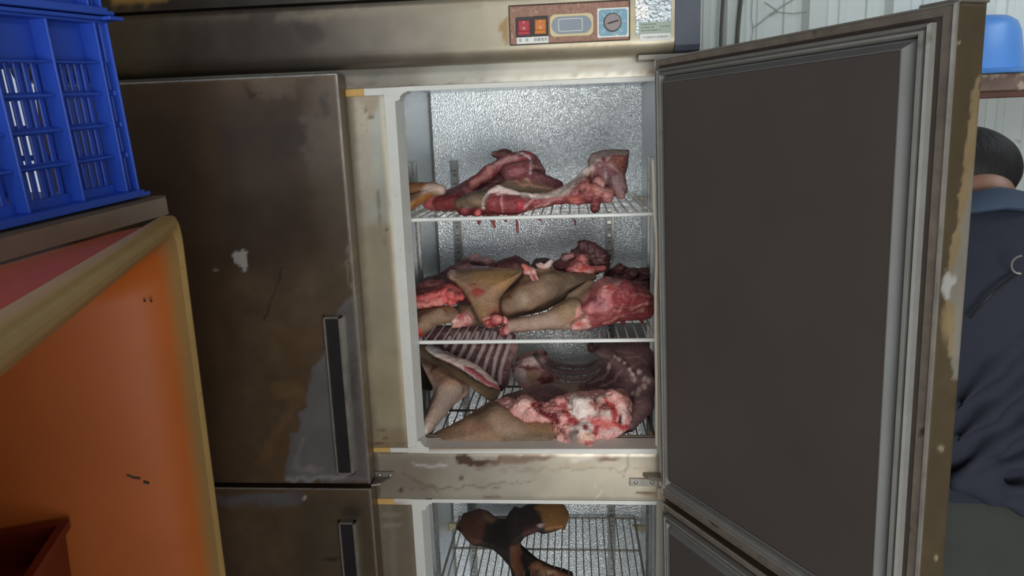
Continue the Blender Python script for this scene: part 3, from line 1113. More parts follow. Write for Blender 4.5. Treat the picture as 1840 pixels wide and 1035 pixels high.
a, w, h = hbox(mb, 928.5, 66, 985.5, 78, -0.0584, -0.057, .0002, 0)
for s_, fx in (('電', -.74), ('源', -.34), ('箱', .17), ('體', .38), ('電', .59), ('熱', .80)):
    text_into(mb, s_, .0060, TX(a[0] + fx * w * 1.06, a[2], -0.0584), 1)
P('switch_label', mb, ['white', 'ink'], cp)


def stadium(w, h, r, n=10):
    pts = []
    for cx, cz, a0 in ((w - r, h - r, 0), (-w + r, h - r, 90), (-w + r, -h + r, 180), (w - r, -h + r, 270)):
        for k_ in range(n + 1):
            t = math.radians(a0 + 90 * k_ / n)
            pts.append((cx + r * math.cos(t), cz + r * math.sin(t)))
    return pts


a = hp(1027, 45)
w, h = 37 / 1000 * 1.02, .0185
P('lens_bezel', MB().prism([(a[0] + p, a[2] + q) for p, q in stadium(w, h, .009)], -0.0600, -0.056, 'y'), 'cream', cp)
mb = MB().prism([(a[0] + p, a[2] + q) for p, q in stadium(w * .92, h * .78, h * .78)], -0.0614, -0.058, 'y')
for i_, (o_, i2) in enumerate(((.021, .0195),)):
    A, B = stadium(o_, .0105, .003), stadium(o_ - .0009, .0096, .0024)
    n = len(A)
    mb.add([(a[0] - .002 + p, -0.0616, a[2] + q) for p, q in A] + [(a[0] - .002 + p, -0.0616, a[2] + q) for p, q in B], [(k_, (k_ + 1) % n, n + (k_ + 1) % n, n + k_) for k_ in range(n)], 1)
P('indicator_lens', mb, ['lens', 'white'], cp)
mb = MB()
a, w, h = hbox(mb, 1073, 14, 1130, 67, -0.0592, -0.056, .0004, 0)
pts = stadium(w * .90, h * .90, .005)
mb.prism([(a[0] + p, a[2] + q) for p, q in pts], -0.0598, -0.0585, 'y', 1)
for num, ang in (('0', 222), ('1', 180), ('2', 140), ('3', 92), ('4', 48), ('5', 4), ('6', -42)):
    t = math.radians(ang)
    ux, uz = math.cos(t), math.sin(t)
    cx, cz = a[0] - .001, a[2]
    px_, pz_ = -uz * .0005, ux * .0005
    mb.add([(cx + ux * r + s1 * px_, -0.0600, cz + uz * r + s1 * pz_) for r, s1 in ((.0155, -1), (.0155, 1), (.0188, 1), (.0188, -1))], [(0, 1, 2, 3)], 0)
    text_into(mb, num, .0052, TX(cx + ux * .0215, cz + uz * .0215, -0.0598), 0)
text_into(mb, 'KT', .0046, TX(a[0] + .001, a[2] - .0185, -0.0598), 2)
mb.box(a[0] + .004, a[0] + .009, -0.0601, -0.0598, a[2] - .0235, a[2] - .0205, .0001, 0)
mb.box(a[0] - .004, a[0] + .002, -0.0601, -0.0598, a[2] - .0232, a[2] - .0218, .0001, 0)
dp = P('thermostat_plate', mb, ['white', 'dial_blue', 'cream'], cp)
mb = MB()
mb.T = lambda p: (a[0] - .001 + p[0], -0.0598 - p[2], a[2] + p[1])
mb.lathe([(.001, .0045), (.0135, .0045), (.0145, .0035), (.0150, 0)], n=32)
mb.lathe([(.0152, .0006), (.0158, .0006), (.0158, 0)], n=32, mi=1)
ca_, sa_ = math.cos(.22), math.sin(.22)
mb.add([(x_ * ca_ - y_ * sa_, x_ * sa_ + y_ * ca_, .0047) for x_, y_ in ((-.0110, -.0006), (-.006, -.0016), (.011, -.0013), (.011, .0013), (-.006, .0014))], [(0, 1, 2, 3, 4)], 1)
P('thermostat_knob', mb, ['dial_grey', 'groove'], cp, smooth=True)
mb = MB()
hbox(mb, 1142, -14, 1206.5, 61, -0.0572, -0.0555, .0003, 0)
a, w, h = hbox(mb, 1148, 39, 1206, 60, -0.0576, -0.0565, .0002, 1)
rt = random.Random(5)
for fz, x_a, x_b in ((.62, -.85, .05), (.10, -.85, -.05), (.16, .30, .85), (-.42, -.85, .30)):      # worn print, too small to read
    x_ = x_a
    while x_ < x_b:
        d_ = rt.uniform(.03, .09)
        mb.box(a[0] + x_ * w, a[0] + (x_ + d_) * w, -0.0578, -0.0576, a[2] + fz * h - .0009, a[2] + fz * h + .0009, .0001, 2)
        x_ += d_ + rt.uniform(.03, .07)
a, w, h = hbox(mb, 1150, 60, 1205, 73, -0.0574, -0.0565, .0002, 3)
text_into(mb, 'F12/JBNM14598A09', .0053, TX(a[0], a[2], -0.0575), 2)
P('rating_label', mb, ['foil', 'green_label', 'ink', 'white'])
# top hinge arm of the open door
P('hinge_arm', MB().prism([(hp(1148, 100)[0], -0.05), (1.245, -0.052), (1.245, -0.03), (1.20, -0.012), (hp(1148, 100)[0], -0.012)], 1.7685, 1.7765, 'z'), 'dull')

# ---------------------------------------------------------------- closed left doors
ld_ops = [
    ('poly', [(200, 120), (400, 120), (420, 900), (200, 900)], (72, 54, 38), 60, 1, .8),
    ('poly', [(380, 160), (560, 150), (600, 420), (500, 520), (380, 460)], (74, 62, 56), 40, 2, .8),
    ('poly', [(450, 140), (540, 140), (530, 172), (470, 176)], (112, 100, 86), 10, 2.5, .7), ('poly', [(560, 140), (612, 138), (628, 470), (600, 470), (560, 300)], (104, 96, 88), 22, 3, .7),
    ('blob', (520, 250, 30, 40), (64, 58, 56), 14, 3, .6), ('blob', (560, 270, 14, 26), (104, 92, 86), 9, 3, .6), ('blob', (580, 190, 12, 20), (62, 58, 54), 7, 3, .6), ('blob', (545, 215, 16, 10), (110, 102, 94), 8, 3, .5),
    ('poly', [(345, 130), (372, 130), (420, 480), (440, 800), (400, 800), (370, 480)], (88, 70, 50), 14, 2, .5),
    ('poly', [(560, 320), (640, 300), (650, 560), (560, 560)], (92, 82, 68), 26, 2, .6),
    ('poly', [(486, 600), (566, 590), (545, 700), (500, 760), (460, 860), (520, 870), (540, 700)], (112, 92, 66), 12, 2.5, .8),
    ('poly', [(555, 672), (585, 632), (604, 560), (622, 540), (640, 530), (664, 868), (512, 868), (520, 800), (545, 740)], (124, 122, 124), 4, 2.2),
    ('poly', [(600, 560), (640, 540), (662, 860), (628, 858)], (104, 100, 96), 8, 3, .8), ('blob', (632, 690, 8, 40), (84, 80, 76), 6, 3, .6),
    ('line', ([(520, 862), (585, 858), (620, 856)], 4), (162, 162, 160), 4, 2, .8), ('blob', (560, 842, 20, 5), (158, 156, 152), 4, 2, .7), ('line', ([(530, 840), (545, 790)], 4), (150, 148, 146), 5, 2, .6),
    ('poly', [(484, 690), (500, 684), (540, 690), (545, 712), (500, 720)], (136, 112, 78), 7, 2, .6), ('line', ([(470, 830), (500, 770), (540, 716)], 8), (128, 104, 74), 6, 2, .6),
    ('poly', [(418, 458), (432, 450), (446, 456), (448, 474), (438, 488), (424, 482)], (196, 192, 186), 2, 2), ('blob', (389, 486, 4, 2.5), (150, 146, 138), 1.5),
    ('line', ([(508, 482), (490, 530), (474, 578)], 1.2), (52, 42, 34), 1.5, 1, .8),
    ('poly', [(436, 148), (452, 168), (470, 166), (448, 182)], (56, 46, 40), 4, 1, .8),
    ('line', ([(625, 440), (632, 520)], 3), (160, 152, 136), 4, 3, .5),
]


def ldoor(name, z0, z1, ops, seed, hz0, hz1, hx0):
    d = grid_slab(name, 'steel', fr, 0.0, 0.594, -0.047, -0.004, z0, z1, 0.0034, (84, 70, 54), ops, seed, 5, tex=lambda p_: 1.7 * blotch(46, .26, seed)(p_) * blotch(13, .14, seed + 2)(p_))
    P('door_edge', MB().box(0.001, 0.594, -0.0482, -0.0455, z1 - .003, z1 + .0008, .0006), 'bright', d)  # bright strip stands in for light caught along the door's top edge
    P('door_edge', MB().box(0.5905, 0.5948, -0.0486, -0.0455, z0 + .001, z1 - .001, .0006), 'bright', d)
    P('door_gasket', MB().box(0.01, 0.586, -0.0042, 0.0, z0 + .01, z1 - .01, .001), 'gasket', d)
    hx1 = hx0 + .036
    y = -0.0475
    mb = MB()
    for q in ((hx0, hx0 + .0032, hz0, hz1), (hx1 - .0060, hx1, hz0, hz1), (hx0, hx1, hz1 - .004, hz1), (hx0, hx1, hz0, hz0 + .004)):
        mb.box(q[0], q[1], y - .013, y + .001, q[2], q[3], .0008)
    hd = P('door_handle', mb, 'bright', d)
    P('handle_inlay', MB().box(hx0 + .0028, hx1 - .0055, y - .009, y, hz0 + .003, hz1 - .003, .001), 'black', hd)
    return d


hA, hB = AT(579, 569, -.055), AT(600, 851, -.055)
ldoor('upper_left_door', 0.9525, 1.768, ld_ops, 21, hB[2], hA[2], AT(581, 569, -.055)[0])
ll_ops = [('poly', [(380, 890), (545, 886), (550, 898), (500, 916), (420, 918), (380, 905)], (112, 110, 112), 4, 2), ('poly', [(380, 905), (560, 905), (540, 935), (470, 938), (380, 930)], (106, 86, 60), 8, 2, .7),
          ('poly', [(540, 890), (670, 886), (680, 1040), (540, 1040)], (92, 84, 70), 24, 2, .8), ('blob', (546, 895, 4, 4), (190, 186, 180), 2), ('blob', (595, 1005, 14, 3), (62, 48, 38), 3), ('blob', (630, 920, 18, 12), (58, 52, 46), 8, 1, .7)]
hA = AT(608, 937, -.055)
ldoor('lower_left_door', 0.175, 0.9415, ll_ops, 25, hA[2] - .30, hA[2], hA[0] + .001)


# hinge brackets with screws
def bracket(px0, py0, px1, py1, m_='dull', name='hinge_bracket'):
    a, b = AT(px0, py0, -.004), AT(px1, py1, -.004)
    o_ = P(name, MB().box(a[0], b[0], -.0062, -.002, b[2], a[2], .0012), m_)
    for f_ in (.22, .80):
        mb = MB()
        cx, cz = a[0] + (b[0] - a[0]) * f_, (a[2] + b[2]) / 2
        mb.T = lambda p: (cx + p[0], -.0062 - p[2], cz + p[1])
        mb.lathe([(.0001, .0022), (.0022, .002), (.0038, .0006), (.0042, 0)], n=14)
        mb.box(-.003, .003, -.0005, .0005, .0018, .0024, .0001, 1)
        P('screw', mb, ['bright', 'groove'], o_, smooth=True)
    return o_


b1 = bracket(674, 847, 708.5, 860)
P('pivot_plate', MB().prism([(0.594, -0.040), (0.612, -0.034), (0.628, -0.004), (0.594, -0.004)], 0.9435, 0.9475, 'z'), 'dull', b1)
b2 = bracket(1131, 859, 1182, 873, 'bright')
P('pivot_plate', MB().prism([(1.155, -0.004), (1.19, -0.004), (1.195, -0.03), (1.165, -0.02)], AT(1160, 858, -.01)[2], AT(1160, 852, -.01)[2], 'z'), 'dull', b2)
P('hinge_block', MB().box(1.1835, 1.2, -0.012, 0.0, AT(1190, 899, -.01)[2], AT(1190, 878, -.01)[2], .002), mat('cream_hinge_block', (196, 182, 160), rough=0.5))

# ---------------------------------------------------------------- open right doors
TH, TI = math.radians(30.25), math.radians(-1.72)
DU = np.array([math.sin(TH), -math.cos(TH), 0])
DN0 = np.array([math.cos(TH), math.sin(TH), 0])
DV = np.array([0, 0, 1]) * math.cos(TI) + DN0 * math.sin(TI)
DN = np.cross(DV, DU)
DN = DN if DN @ DN0 > 0 else -DN
DH = np.array([1.174, -0.010, 0.13])


def DP(u, n, v):
    return tuple(DH + DU * u + DN * n + DV * v)


def DT(p):      # local (u, n, v)
    return DP(p[0], p[1], p[2])


edge_ops = [
    ('poly', [(1700, -10), (1770, -10), (1768, 160), (1690, 420), (1640, 1050), (1600, 1050)], (92, 80, 60), 30),
    ('poly', [(1760, 130), (1745, 170), (1738, 240), (1729, 320), (1718, 380), (1722, 400), (1708, 430), (1700, 520), (1705, 640), (1740, 640), (1760, 200)], (158, 138, 104), 1.2, 1.2),
    ('poly', [(1724, 440), (1728, 400), (1750, 300), (1750, 680), (1710, 680), (1716, 560), (1702, 520)], (150, 146, 138), 2.5, 1.5, .85), ('blob', (1702, 510, 10, 26), (206, 206, 202), 2.5, 2.5, .9), ('blob', (1700, 580, 7, 30), (162, 142, 106), 5, 2, .8),
    ('blob', (1689, 807, 5, 6), (164, 152, 128), 2), ('blob', (1678, 900, 8, 30), (96, 84, 62), 6, 2, .6), ('blob', (1682, 1003, 3, 5), (190, 176, 140), 1.5), ('blob', (1722, 74, 3, 3), (176, 160, 130), 1.5),
]


def rdoor(name, v0, v1, seed, handle_v):
    u0, u1 = 0.066, 0.590
    # body: its free edge is the fine grid
    d = grid_slab(name, 'steel', fr, 0.0, 0.050, -u1, -u0, v0, v1, 0.0032, (94, 82, 62), edge_ops, seed, 4, T=lambda p: DP(-p[1], p[0], p[2]), tex=blotch(22, .14, seed))
    hs = .040 / .053

    def sweep(nm, prof, m_, cap=False, sm=False):
        mb = MB(DT)
        vs, fs = [], []
        for i_, n_ in prof:
            ih = i_ * hs if i_ > .0005 else i_
            vs += [(u0 + ih, n_, v0 + i_ * 1.0), (u1 - i_, n_, v0 + i_ * 1.0), (u1 - i_, n_, v1 - i_ * .80), (u0 + ih, n_, v1 - i_ * .80)]
        for k_ in range(len(prof) - 1):
            for j_ in range(4):
                fs.append((k_ * 4 + j_, k_ * 4 + (j_ + 1) % 4, k_ * 4 + 4 + (j_ + 1) % 4, k_ * 4 + 4 + j_))
        if cap:
            b_ = (len(prof) - 1) * 4
            fs.append((b_, b_ + 1, b_ + 2, b_ + 3))
        mb.add(vs, fs)
        return P(nm, mb, m_, d, smooth=sm)
    sweep('edge_bead', [(0.0, 0.002), (0.0, -0.002), (0.0030, -0.003), (0.0036, -0.0005)], 'bright')
    sweep('inner_flange', [(0.0036, -0.0010), (0.0150, -0.0014), (0.0155, 0.001)], mat('stained_door_flange', (124, 116, 106), rough=0.45, metal=0.3, var=0.3, vscale=26, spots=(20, 0.6, (74, 64, 56))))
    sweep('flange_groove', [(0.0150, -0.0005), (0.0225, -0.0005)], 'groove')
    sweep('gasket', [(0.0220, 0.0), (0.0222, -0.010), (0.0250, -0.0125), (0.0275, -0.010), (0.0285, -0.0065), (0.0300, -0.0065), (0.0312, -0.0115), (0.0345, -0.0125), (0.0370, -0.0095), (0.0375, 0.0)], 'gasket', sm=True)
    sweep('pan_bevel', [(0.0375, -0.001), (0.0400, -0.004), (0.0420, -0.004), (0.0515, -0.0150), (0.0530, -0.0150)], mat('grey_pan_bevel', (106, 108, 107), rough=0.6, spec=0.25, var=0.1, vscale=14, spots=(9, 0.68, (104, 94, 84))))
    # panel
    hu = u0 + .0528 * hs
    mb = MB(DT)
    a0, a1, b0, b1 = hu, u1 - .0528, v0 + .0528, v1 - .0528 * .80
    mb.box(a0, a1, -0.0145, -0.006, b0, b1, .0008)
    P('inner_panel', mb, 'panel', d)
    if handle_v:
        mb = MB(DT).box(0.528, 0.562, 0.048, 0.064, handle_v[0], handle_v[1], .002)
        h_ = P('door_handle', mb, 'bright', d)
        P('handle_inlay', MB(DT).box(0.532, 0.557, 0.060, 0.0655, handle_v[0] + .004, handle_v[1] - .004, .001), 'black', h_)
    return d


rdoor('upper_right_door', 0.821, 1.635, 31, (0.85, 1.115))
rdoor('lower_right_door', 0.045, 0.806, 33, (0.50, 0.77))
tp = DP(0.555, 0.012, 1.637)
P('door_top_cap', MB(DT).box(0.545, 0.592, 0.0, 0.051, 1.6345, 1.6385, .001), 'dull')

# ---------------------------------------------------------------- shelf standards
def standard(axis, pos, at, z0, z1, w=.022):
    """axis 'y': on the back wall, pos = x;  'x': on a side wall, pos = y"""
    mb = MB()

    def bx(a0, a1, d0, d1, zz0, zz1, mi):
        if axis == 'y':
            mb.box(pos + a0, pos + a1, at - d1, at - d0, zz0, zz1, .0006, mi)
        else:
            s = 1 if at < .9 else -1
            mb.box(at + s * d0, at + s * d1, pos + a0, pos + a1, zz0, zz1, .0006, mi)
    bx(-w / 2, w / 2, 0.0, .004, z0, z1, 0)
    bx(w / 2 - .0035, w / 2, .003, .009, z0, z1, 1)
    bx(-w / 2, -w / 2 + .002, .003, .007, z0, z1, 0)
    z = z1 - .022
    k_ = 0
    while z > z0 + .02:
        if k_ % 2 == 0:
            bx(-.006, .005, .0035, .0058, z - .004, z + .006, 1)
            bx(-.006, .005, .0035, .0050, z - .008, z - .0042, 2)
        else:
            bx(-.004, .004, .0035, .0046, z - .004, z + .004, 2)
        z -= .0175
        k_ += 1
    return P('shelf_standard', mb, ['strip', 'bright', 'dull'])


standard('y', 0.705, YB, 0.20, AT(815, 288, YB)[2])
standard('y', 1.118, YB, 0.20, AT(1094, 290, YB)[2])
standard('x', 0.288, XI0, 0.20, ATX(737, 291, XI0)[2], .05)
standard('x', 0.288, XI1, 0.20, 1.59, .05)


def wire_shelf(z, label, m_='white_wire', x0=.668, x1=1.188, y0=.040, y1=.530, n=26, rf=.0042, rw=.0017):
    t = thing('wire_shelf', label, 'shelf', ((x0 + x1) / 2, (y0 + y1) / 2, z - .006), group='wire shelves in the refrigerator')
    fm = MB()
    fm.tube([(x0, y0, z), (x1, y0, z)], rf, 10)
    fm.tube([(x0, y1, z), (x1, y1, z)], rf * .8, 8)
    for xx in (x0 + .004, x1 - .004):
        fm.tube([(xx, y0, z - .001), (xx, y1, z - .001)], rf * .75, 8)
    fm.build('frame', m_, t, smooth=True)
    for yy in (.205, .37):
        MB().tube([(x0 + .004, yy, z - .0035), (x1 - .004, yy, z - .0035)], .0030, 8).build('cross_bar', m_, t, smooth=True)
    w0 = MB().tube([(x0 + .02, y0 - .001, z + .0022), (x0 + .02, y1 + .001, z + .0022)], rw, 6).build('wire', m_, t, smooth=True)
    for k_ in range(1, n):
        o_ = w0.copy()
        COL.objects.link(o_)
        o_.location.x = (x1 - x0 - .04) * k_ / (n - 1)
    # clips under the four corners
    for xx, s in ((x0, -1), (x1, 1)):
        for yy in (y0 + .03, y1 - .03):
            xa = XI0 + .001 if s < 0 else XI1 - .001
            MB().prism([(xa, z - .004), (xx - s * .012, z - .004), (xa, z - .028)], yy - .006, yy + .006, 'y').build('clip', 'cream', t)
    return t


Z1, Z2, Z3, Z4 = 1.4865, 1.2300, 1.0170, 0.553
wire_shelf(Z1, 'topmost white wire shelf, with the leg and the two red cuts on it')
wire_shelf(Z2, 'second white wire shelf down, heaped with tan-skinned legs')
M['dark_wire'] = mat('shade_darkened_wire', (120, 108, 94), rough=0.5, metal=0.2, var=0.2, vscale=40)  # brownish shadow on these wires is put into their colour
wire_shelf(Z3, 'shade-darkened brown wire shelf under the rib carcasses, above the middle rail', 'dark_wire', y0=.047)
M['grey_wire'] = mat('shade_greyed_wire', (150, 146, 134), rough=0.5, var=0.2, vscale=40)  # shade of the lower compartment is put into the wire colour
wire_shelf(Z4, 'shade-greyed wire shelf in the lower compartment under the black-furred piece', 'grey_wire')

# ================================================================== MEAT
def meat(name, label, cat, anchor, zbase):
    a = AT(*anchor)
    return thing(name, label, cat, (a[0], a[1], zbase))


# ---- top shelf
t = meat('folded_leg', 'folded tan goat leg lying at the left end of the topmost wire shelf', 'meat', (755, 370, .10), Z1 + .004)
b = Blob(.005)
b.rod([(700, 345, .12, 17), (745, 342, .13, 14), (778, 340, .14, 12.5), (793, 342, .14, 9)], 'skin', .8)
b.rod([(765, 339, .125, 11), (792, 341, .13, 9.5)], 'pale')
b.rod([(700, 374, .09, 15), (730, 367, .09, 15), (758, 354, .11, 10), (774, 346, .12, 7)], 'skin', .8)
b.rod([(725, 360, .11, 9), (768, 348, .12, 6)], 'pale')
blob_obj('leg', b, t, .0024, [('poly', [(715, 326), (770, 326), (755, 345), (740, 352), (715, 352)], (142, 96, 62), 6), ('poly', [(755, 342), (785, 328), (805, 336), (800, 350), (785, 342), (760, 350)], (190, 164, 150), 3),
                              ('poly', [(715, 353), (755, 352), (735, 362), (716, 362)], (110, 88, 78), 3), ('poly', [(745, 358), (776, 345), (776, 356), (735, 376), (722, 388), (716, 380)], (156, 100, 48), 3), ('poly', [(716, 370), (734, 362), (745, 362), (722, 392)], (188, 146, 100), 4)], 3, lump=.8)

t = meat('red_shoulder_cut', 'long purplish red shoulder cut lying behind the haunch on the topmost shelf', 'meat', (890, 370, .24), Z1 + .004)
b = Blob(.008)
b.poly([(765, 367), (767, 360), (780, 343), (787, 341), (793, 348), (803, 344), (826, 331), (841, 323), (863, 309), (878, 298), (900, 283), (920, 275), (943, 271), (958, 276), (969, 288), (980, 307), (979, 314), (1005, 326), (1008, 345), (1000, 360), (900, 366), (850, 372), (821, 376), (807, 380), (773, 377)], .24, .040, 'purple', ky=.35)
b.rod([(888, 277, .26, 4), (902, 277, .26, 7), (912, 277, .26, 8)], 'dark')
b.rod([(769, 366, .20, 8), (778, 352, .21, 8), (787, 346, .21, 6)], 'bright')
b.rod([(790, 366, .19, 10), (815, 362, .19, 13)], 'red')
b.rod([(850, 330, .185, 9), (880, 308, .19, 10), (915, 290, .20, 11), (948, 282, .20, 9)], 'red')
b.rod([(915, 310, .18, 15), (945, 305, .185, 16)], 'purple')
b.rod([(950, 318, .19, 12), (1000, 336, .21, 12)], 'purple')
b.rod([(905, 340, .175, 13), (945, 340, .18, 14), (985, 346, .19, 9)], 'brown')
sh_ops = [
    ('poly', [(900, 326), (922, 324), (945, 330), (975, 342), (990, 350), (960, 352), (930, 350), (900, 346), (880, 342)], (134, 112, 92), 2.5),
    ('poly', [(868, 312), (888, 294), (905, 282), (932, 278), (930, 288), (905, 292), (885, 304), (874, 318)], (176, 128, 124), 4, 1.5),
    ('line', ([(842, 344), (848, 332), (862, 324), (874, 318), (880, 306)], 5), (186, 116, 112), 3, 1.5), ('poly', [(846, 328), (862, 322), (858, 340), (848, 346)], (200, 124, 116), 3, 1.5), ('line', ([(832, 340), (846, 342)], 2), (190, 120, 116), 2),
    ('line', ([(930, 276), (940, 276), (950, 282), (955, 290), (953, 312)], 1.6), (196, 184, 188), 1.5, .8),
    ('blob', (926, 312, 12, 8), (150, 76, 84), 4, 2), ('blob', (900, 312, 10, 8), (104, 52, 58), 4, 2, .8), ('blob', (890, 330, 12, 8), (96, 48, 54), 4, 2, .8), ('blob', (940, 294, 8, 14), (128, 60, 66), 4, 2, .8),
    ('blob', (958, 300, 5, 6), (176, 122, 118), 3, 2), ('blob', (968, 302, 7, 3), (186, 132, 124), 2, 2), ('line', ([(953, 308), (972, 308)], 1.2), (60, 32, 36), 1.5), ('blob', (972, 290, 8, 12), (112, 60, 66), 5, 2),
    ('line', ([(944, 322), (952, 326), (953, 332), (940, 334), (925, 325)], 2), (196, 140, 120), 2, 1.2), ('line', ([(956, 332), (975, 336), (996, 342)], 2.5), (196, 150, 132), 2.5, 1.4), ('line', ([(960, 318), (985, 324), (1005, 330)], 1.5), (150, 96, 102), 2, 1.2, .7),
    ('poly', [(764, 356), (780, 340), (792, 350), (780, 362), (776, 378), (762, 372)], (216, 108, 106), 4, 1.5, .85), ('line', ([(790, 344), (782, 362), (780, 376)], 2), (232, 140, 134), 2, 1.5), ('poly', [(780, 358), (800, 350), (825, 352), (820, 378), (782, 378)], (164, 66, 70), 5, 1.5),
    ('blob', (900, 277, 12, 4), (140, 86, 80), 2, 1.5),
]
blob_obj('flesh', b, t, .0026, sh_ops, 5, lump=.9)

t = meat('goat_haunch', 'goat haunch with pale fat edge and squared-off end, right of the topmost shelf', 'meat', (960, 385, .09), Z1 + .004)
b = Blob(.007)
b.poly([(821, 375), (820, 366), (842, 348), (866, 342), (889, 336), (898, 335), (909, 338), (922, 345), (936, 350), (959, 352), (981, 352), (994, 347), (1008, 340), (1021, 334), (1036, 325), (1050, 315), (1062, 330), (1100, 345), (1098, 360), (1080, 362), (1050, 365), (1016, 363), (998, 367), (960, 375), (940, 380), (929, 385), (909, 385), (882, 386), (860, 386), (840, 386), (826, 384)], .095, .034, 'red', ky=-.25)
b.poly([(1053, 312), (1058, 298), (1056, 291), (1059, 284), (1064, 276), (1076, 272), (1102, 270), (1130, 270), (1128, 295), (1122, 318), (1126, 335), (1127, 346), (1112, 352), (1092, 352), (1064, 345), (1045, 335)], .15, .036, 'purple', ky=-.15)
b.rod([(826, 366, .08, 10), (850, 358, .075, 12), (872, 356, .075, 11)], 'shade')
b.rod([(880, 345, .066, 4), (897, 338, .068, 4), (918, 346, .07, 4), (940, 352, .07, 4), (975, 353, .08, 4), (1000, 348, .085, 5), (1026, 334, .10, 6), (1050, 314, .12, 7), (1064, 300, .13, 7)], 'fat')
b.rod([(886, 364, .062, 15), (905, 366, .060, 15)], 'red')
b.rod([(920, 368, .058, 15), (942, 366, .062, 13)], 'red')
b.rod([(962, 364, .068, 9), (1005, 355, .085, 8), (1035, 348, .09, 7)], 'red')
for q in ((1030, 356, .085, 10), (1050, 350, .08, 12), (1052, 338, .095, 9), (1070, 345, .085, 11), (1090, 350, .09, 11), (1040, 362, .085, 6), (1075, 330, .10, 10)):
    b.rod([q], 'pink' if q[0] % 4 else 'red')
b.rod([(1070, 355, .075, 8), (1070, 374, .066, 7)], 'dark')
b.rod([(1113, 336, .13, 12), (1116, 350, .12, 7)], 'pink')
for a_, tg in (((858, 383, .050, 5), 'bright'), ((835, 380, .07, 8), 'red')):
    b.rod([a_], tg)
ha_ops = [
    ('poly', [(812, 376), (816, 362), (826, 350), (846, 342), (870, 338), (884, 340), (876, 352), (872, 366), (866, 372), (838, 375), (826, 374)], (104, 86, 68), 2.5), ('poly', [(820, 356), (846, 342), (878, 337), (872, 350), (850, 352), (835, 358)], (84, 74, 66), 4, 1, .8), ('blob', (860, 364, 9, 5), (134, 108, 76), 4),
    ('line', ([(869, 372), (872, 356), (880, 345), (897, 338), (918, 345), (936, 351), (960, 354), (985, 353), (1002, 347), (1024, 333), (1044, 318), (1058, 303)], 3.2), (206, 190, 182), 2, .8),
    ('poly', [(985, 352), (1006, 344), (1030, 330), (1050, 312), (1060, 304), (1066, 312), (1048, 326), (1028, 345), (1012, 354), (992, 356)], (184, 166, 154), 3),
    ('line', ([(1000, 360), (1030, 352), (1040, 342), (1064, 322)], 3), (170, 92, 92), 3, 1.4), ('line', ([(1026, 350), (1046, 326), (1066, 312)], 4), (128, 68, 72), 4, 1.5, .8),
    ('line', ([(888, 342), (902, 352), (900, 362), (904, 382)], 1.2), (206, 144, 140), 1.6, 1.4), ('line', ([(894, 348), (906, 346)], 3), (220, 184, 178), 2, 1.2), ('line', ([(941, 374), (952, 362), (960, 356)], 2), (206, 150, 146), 2, 1.2), ('line', ([(950, 378), (985, 366), (1010, 360)], 2), (206, 150, 146), 2.5, 2),
    ('blob', (935, 370, 6, 6), (188, 46, 58), 3, 1.5), ('blob', (858, 384, 5, 7), (230, 110, 100), 2), ('blob', (838, 380, 16, 6), (140, 54, 60), 5, 2),
    ('poly', [(1052, 296), (1056, 282), (1064, 274), (1102, 267), (1134, 267), (1131, 280), (1098, 280), (1078, 286), (1066, 300), (1060, 306)], (138, 122, 116), 3, 1.5),
    ('poly', [(1098, 281), (1127, 280), (1124, 300), (1121, 316), (1110, 308), (1098, 300), (1094, 290)], (136, 80, 68), 2.5, 1), ('line', ([(1131, 270), (1128, 292), (1122, 316)], 2.5), (86, 70, 64), 2, 1),
    ('line', ([(1070, 288), (1086, 288), (1096, 284)], 2), (168, 148, 148), 2, 1.5), ('line', ([(1076, 296), (1088, 310), (1090, 330)], 2), (170, 146, 144), 2, 1.6), ('line', ([(1094, 296), (1106, 304), (1116, 318)], 2), (160, 132, 132), 2, 1.5), ('blob', (1085, 286, 5, 4), (110, 44, 48), 2, 2), ('blob', (1084, 304, 6, 9), (104, 66, 72), 3, 2), ('blob', (1100, 325, 8, 12), (112, 76, 80), 4, 2),
    ('poly', [(1104, 316), (1122, 318), (1127, 340), (1128, 350), (1112, 354), (1102, 338)], (158, 124, 124), 4, 1.6),
    ('blob', (1034, 358, 10, 5), (206, 104, 92), 3, 2), ('blob', (1058, 336, 12, 7), (188, 112, 104), 4, 2.5), ('blob', (1046, 344, 6, 4), (96, 44, 44), 2, 2.5), ('blob', (1062, 330, 5, 2.5), (80, 40, 42), 2, 2.5), ('blob', (1074, 342, 8, 8), (206, 136, 120), 4, 2.5), ('blob', (1090, 352, 7, 7), (196, 128, 124), 4, 2.5), ('blob', (1082, 338, 4, 8), (200, 160, 150), 3, 2), ('poly', [(1062, 352), (1078, 352), (1076, 378), (1064, 380)], (122, 56, 58), 3, 1.5), ('blob', (1054, 360, 9, 5), (128, 52, 54), 4, 2), ('blob', (1012, 364, 16, 3), (150, 66, 68), 2, 2),
]
blob_obj('flesh', b, t, .0024, ha_ops, 7, lump=.9)
for (a_, b_, y_, r0, r1) in (((860, 396), (861, 403), .06, 4, 1.5), ((884, 394), (889, 408), .06, 3.5, 2), ((928, 392), (930, 416), .08, 1.2, 2.6), ((909, 395), (909, 399), .07, 3, 1), ((970, 392), (971, 397), .09, 3, 1), ((1033, 396), (1034, 404), .3, 2, 1.5)):
    bb_ = Blob(.002)
    bb_.rod([(*a_, y_, r0), (*b_, y_, r1)], 'red')
    blob_obj('hanging_scrap', bb_, t, .0014, (), 9, lump=.2)

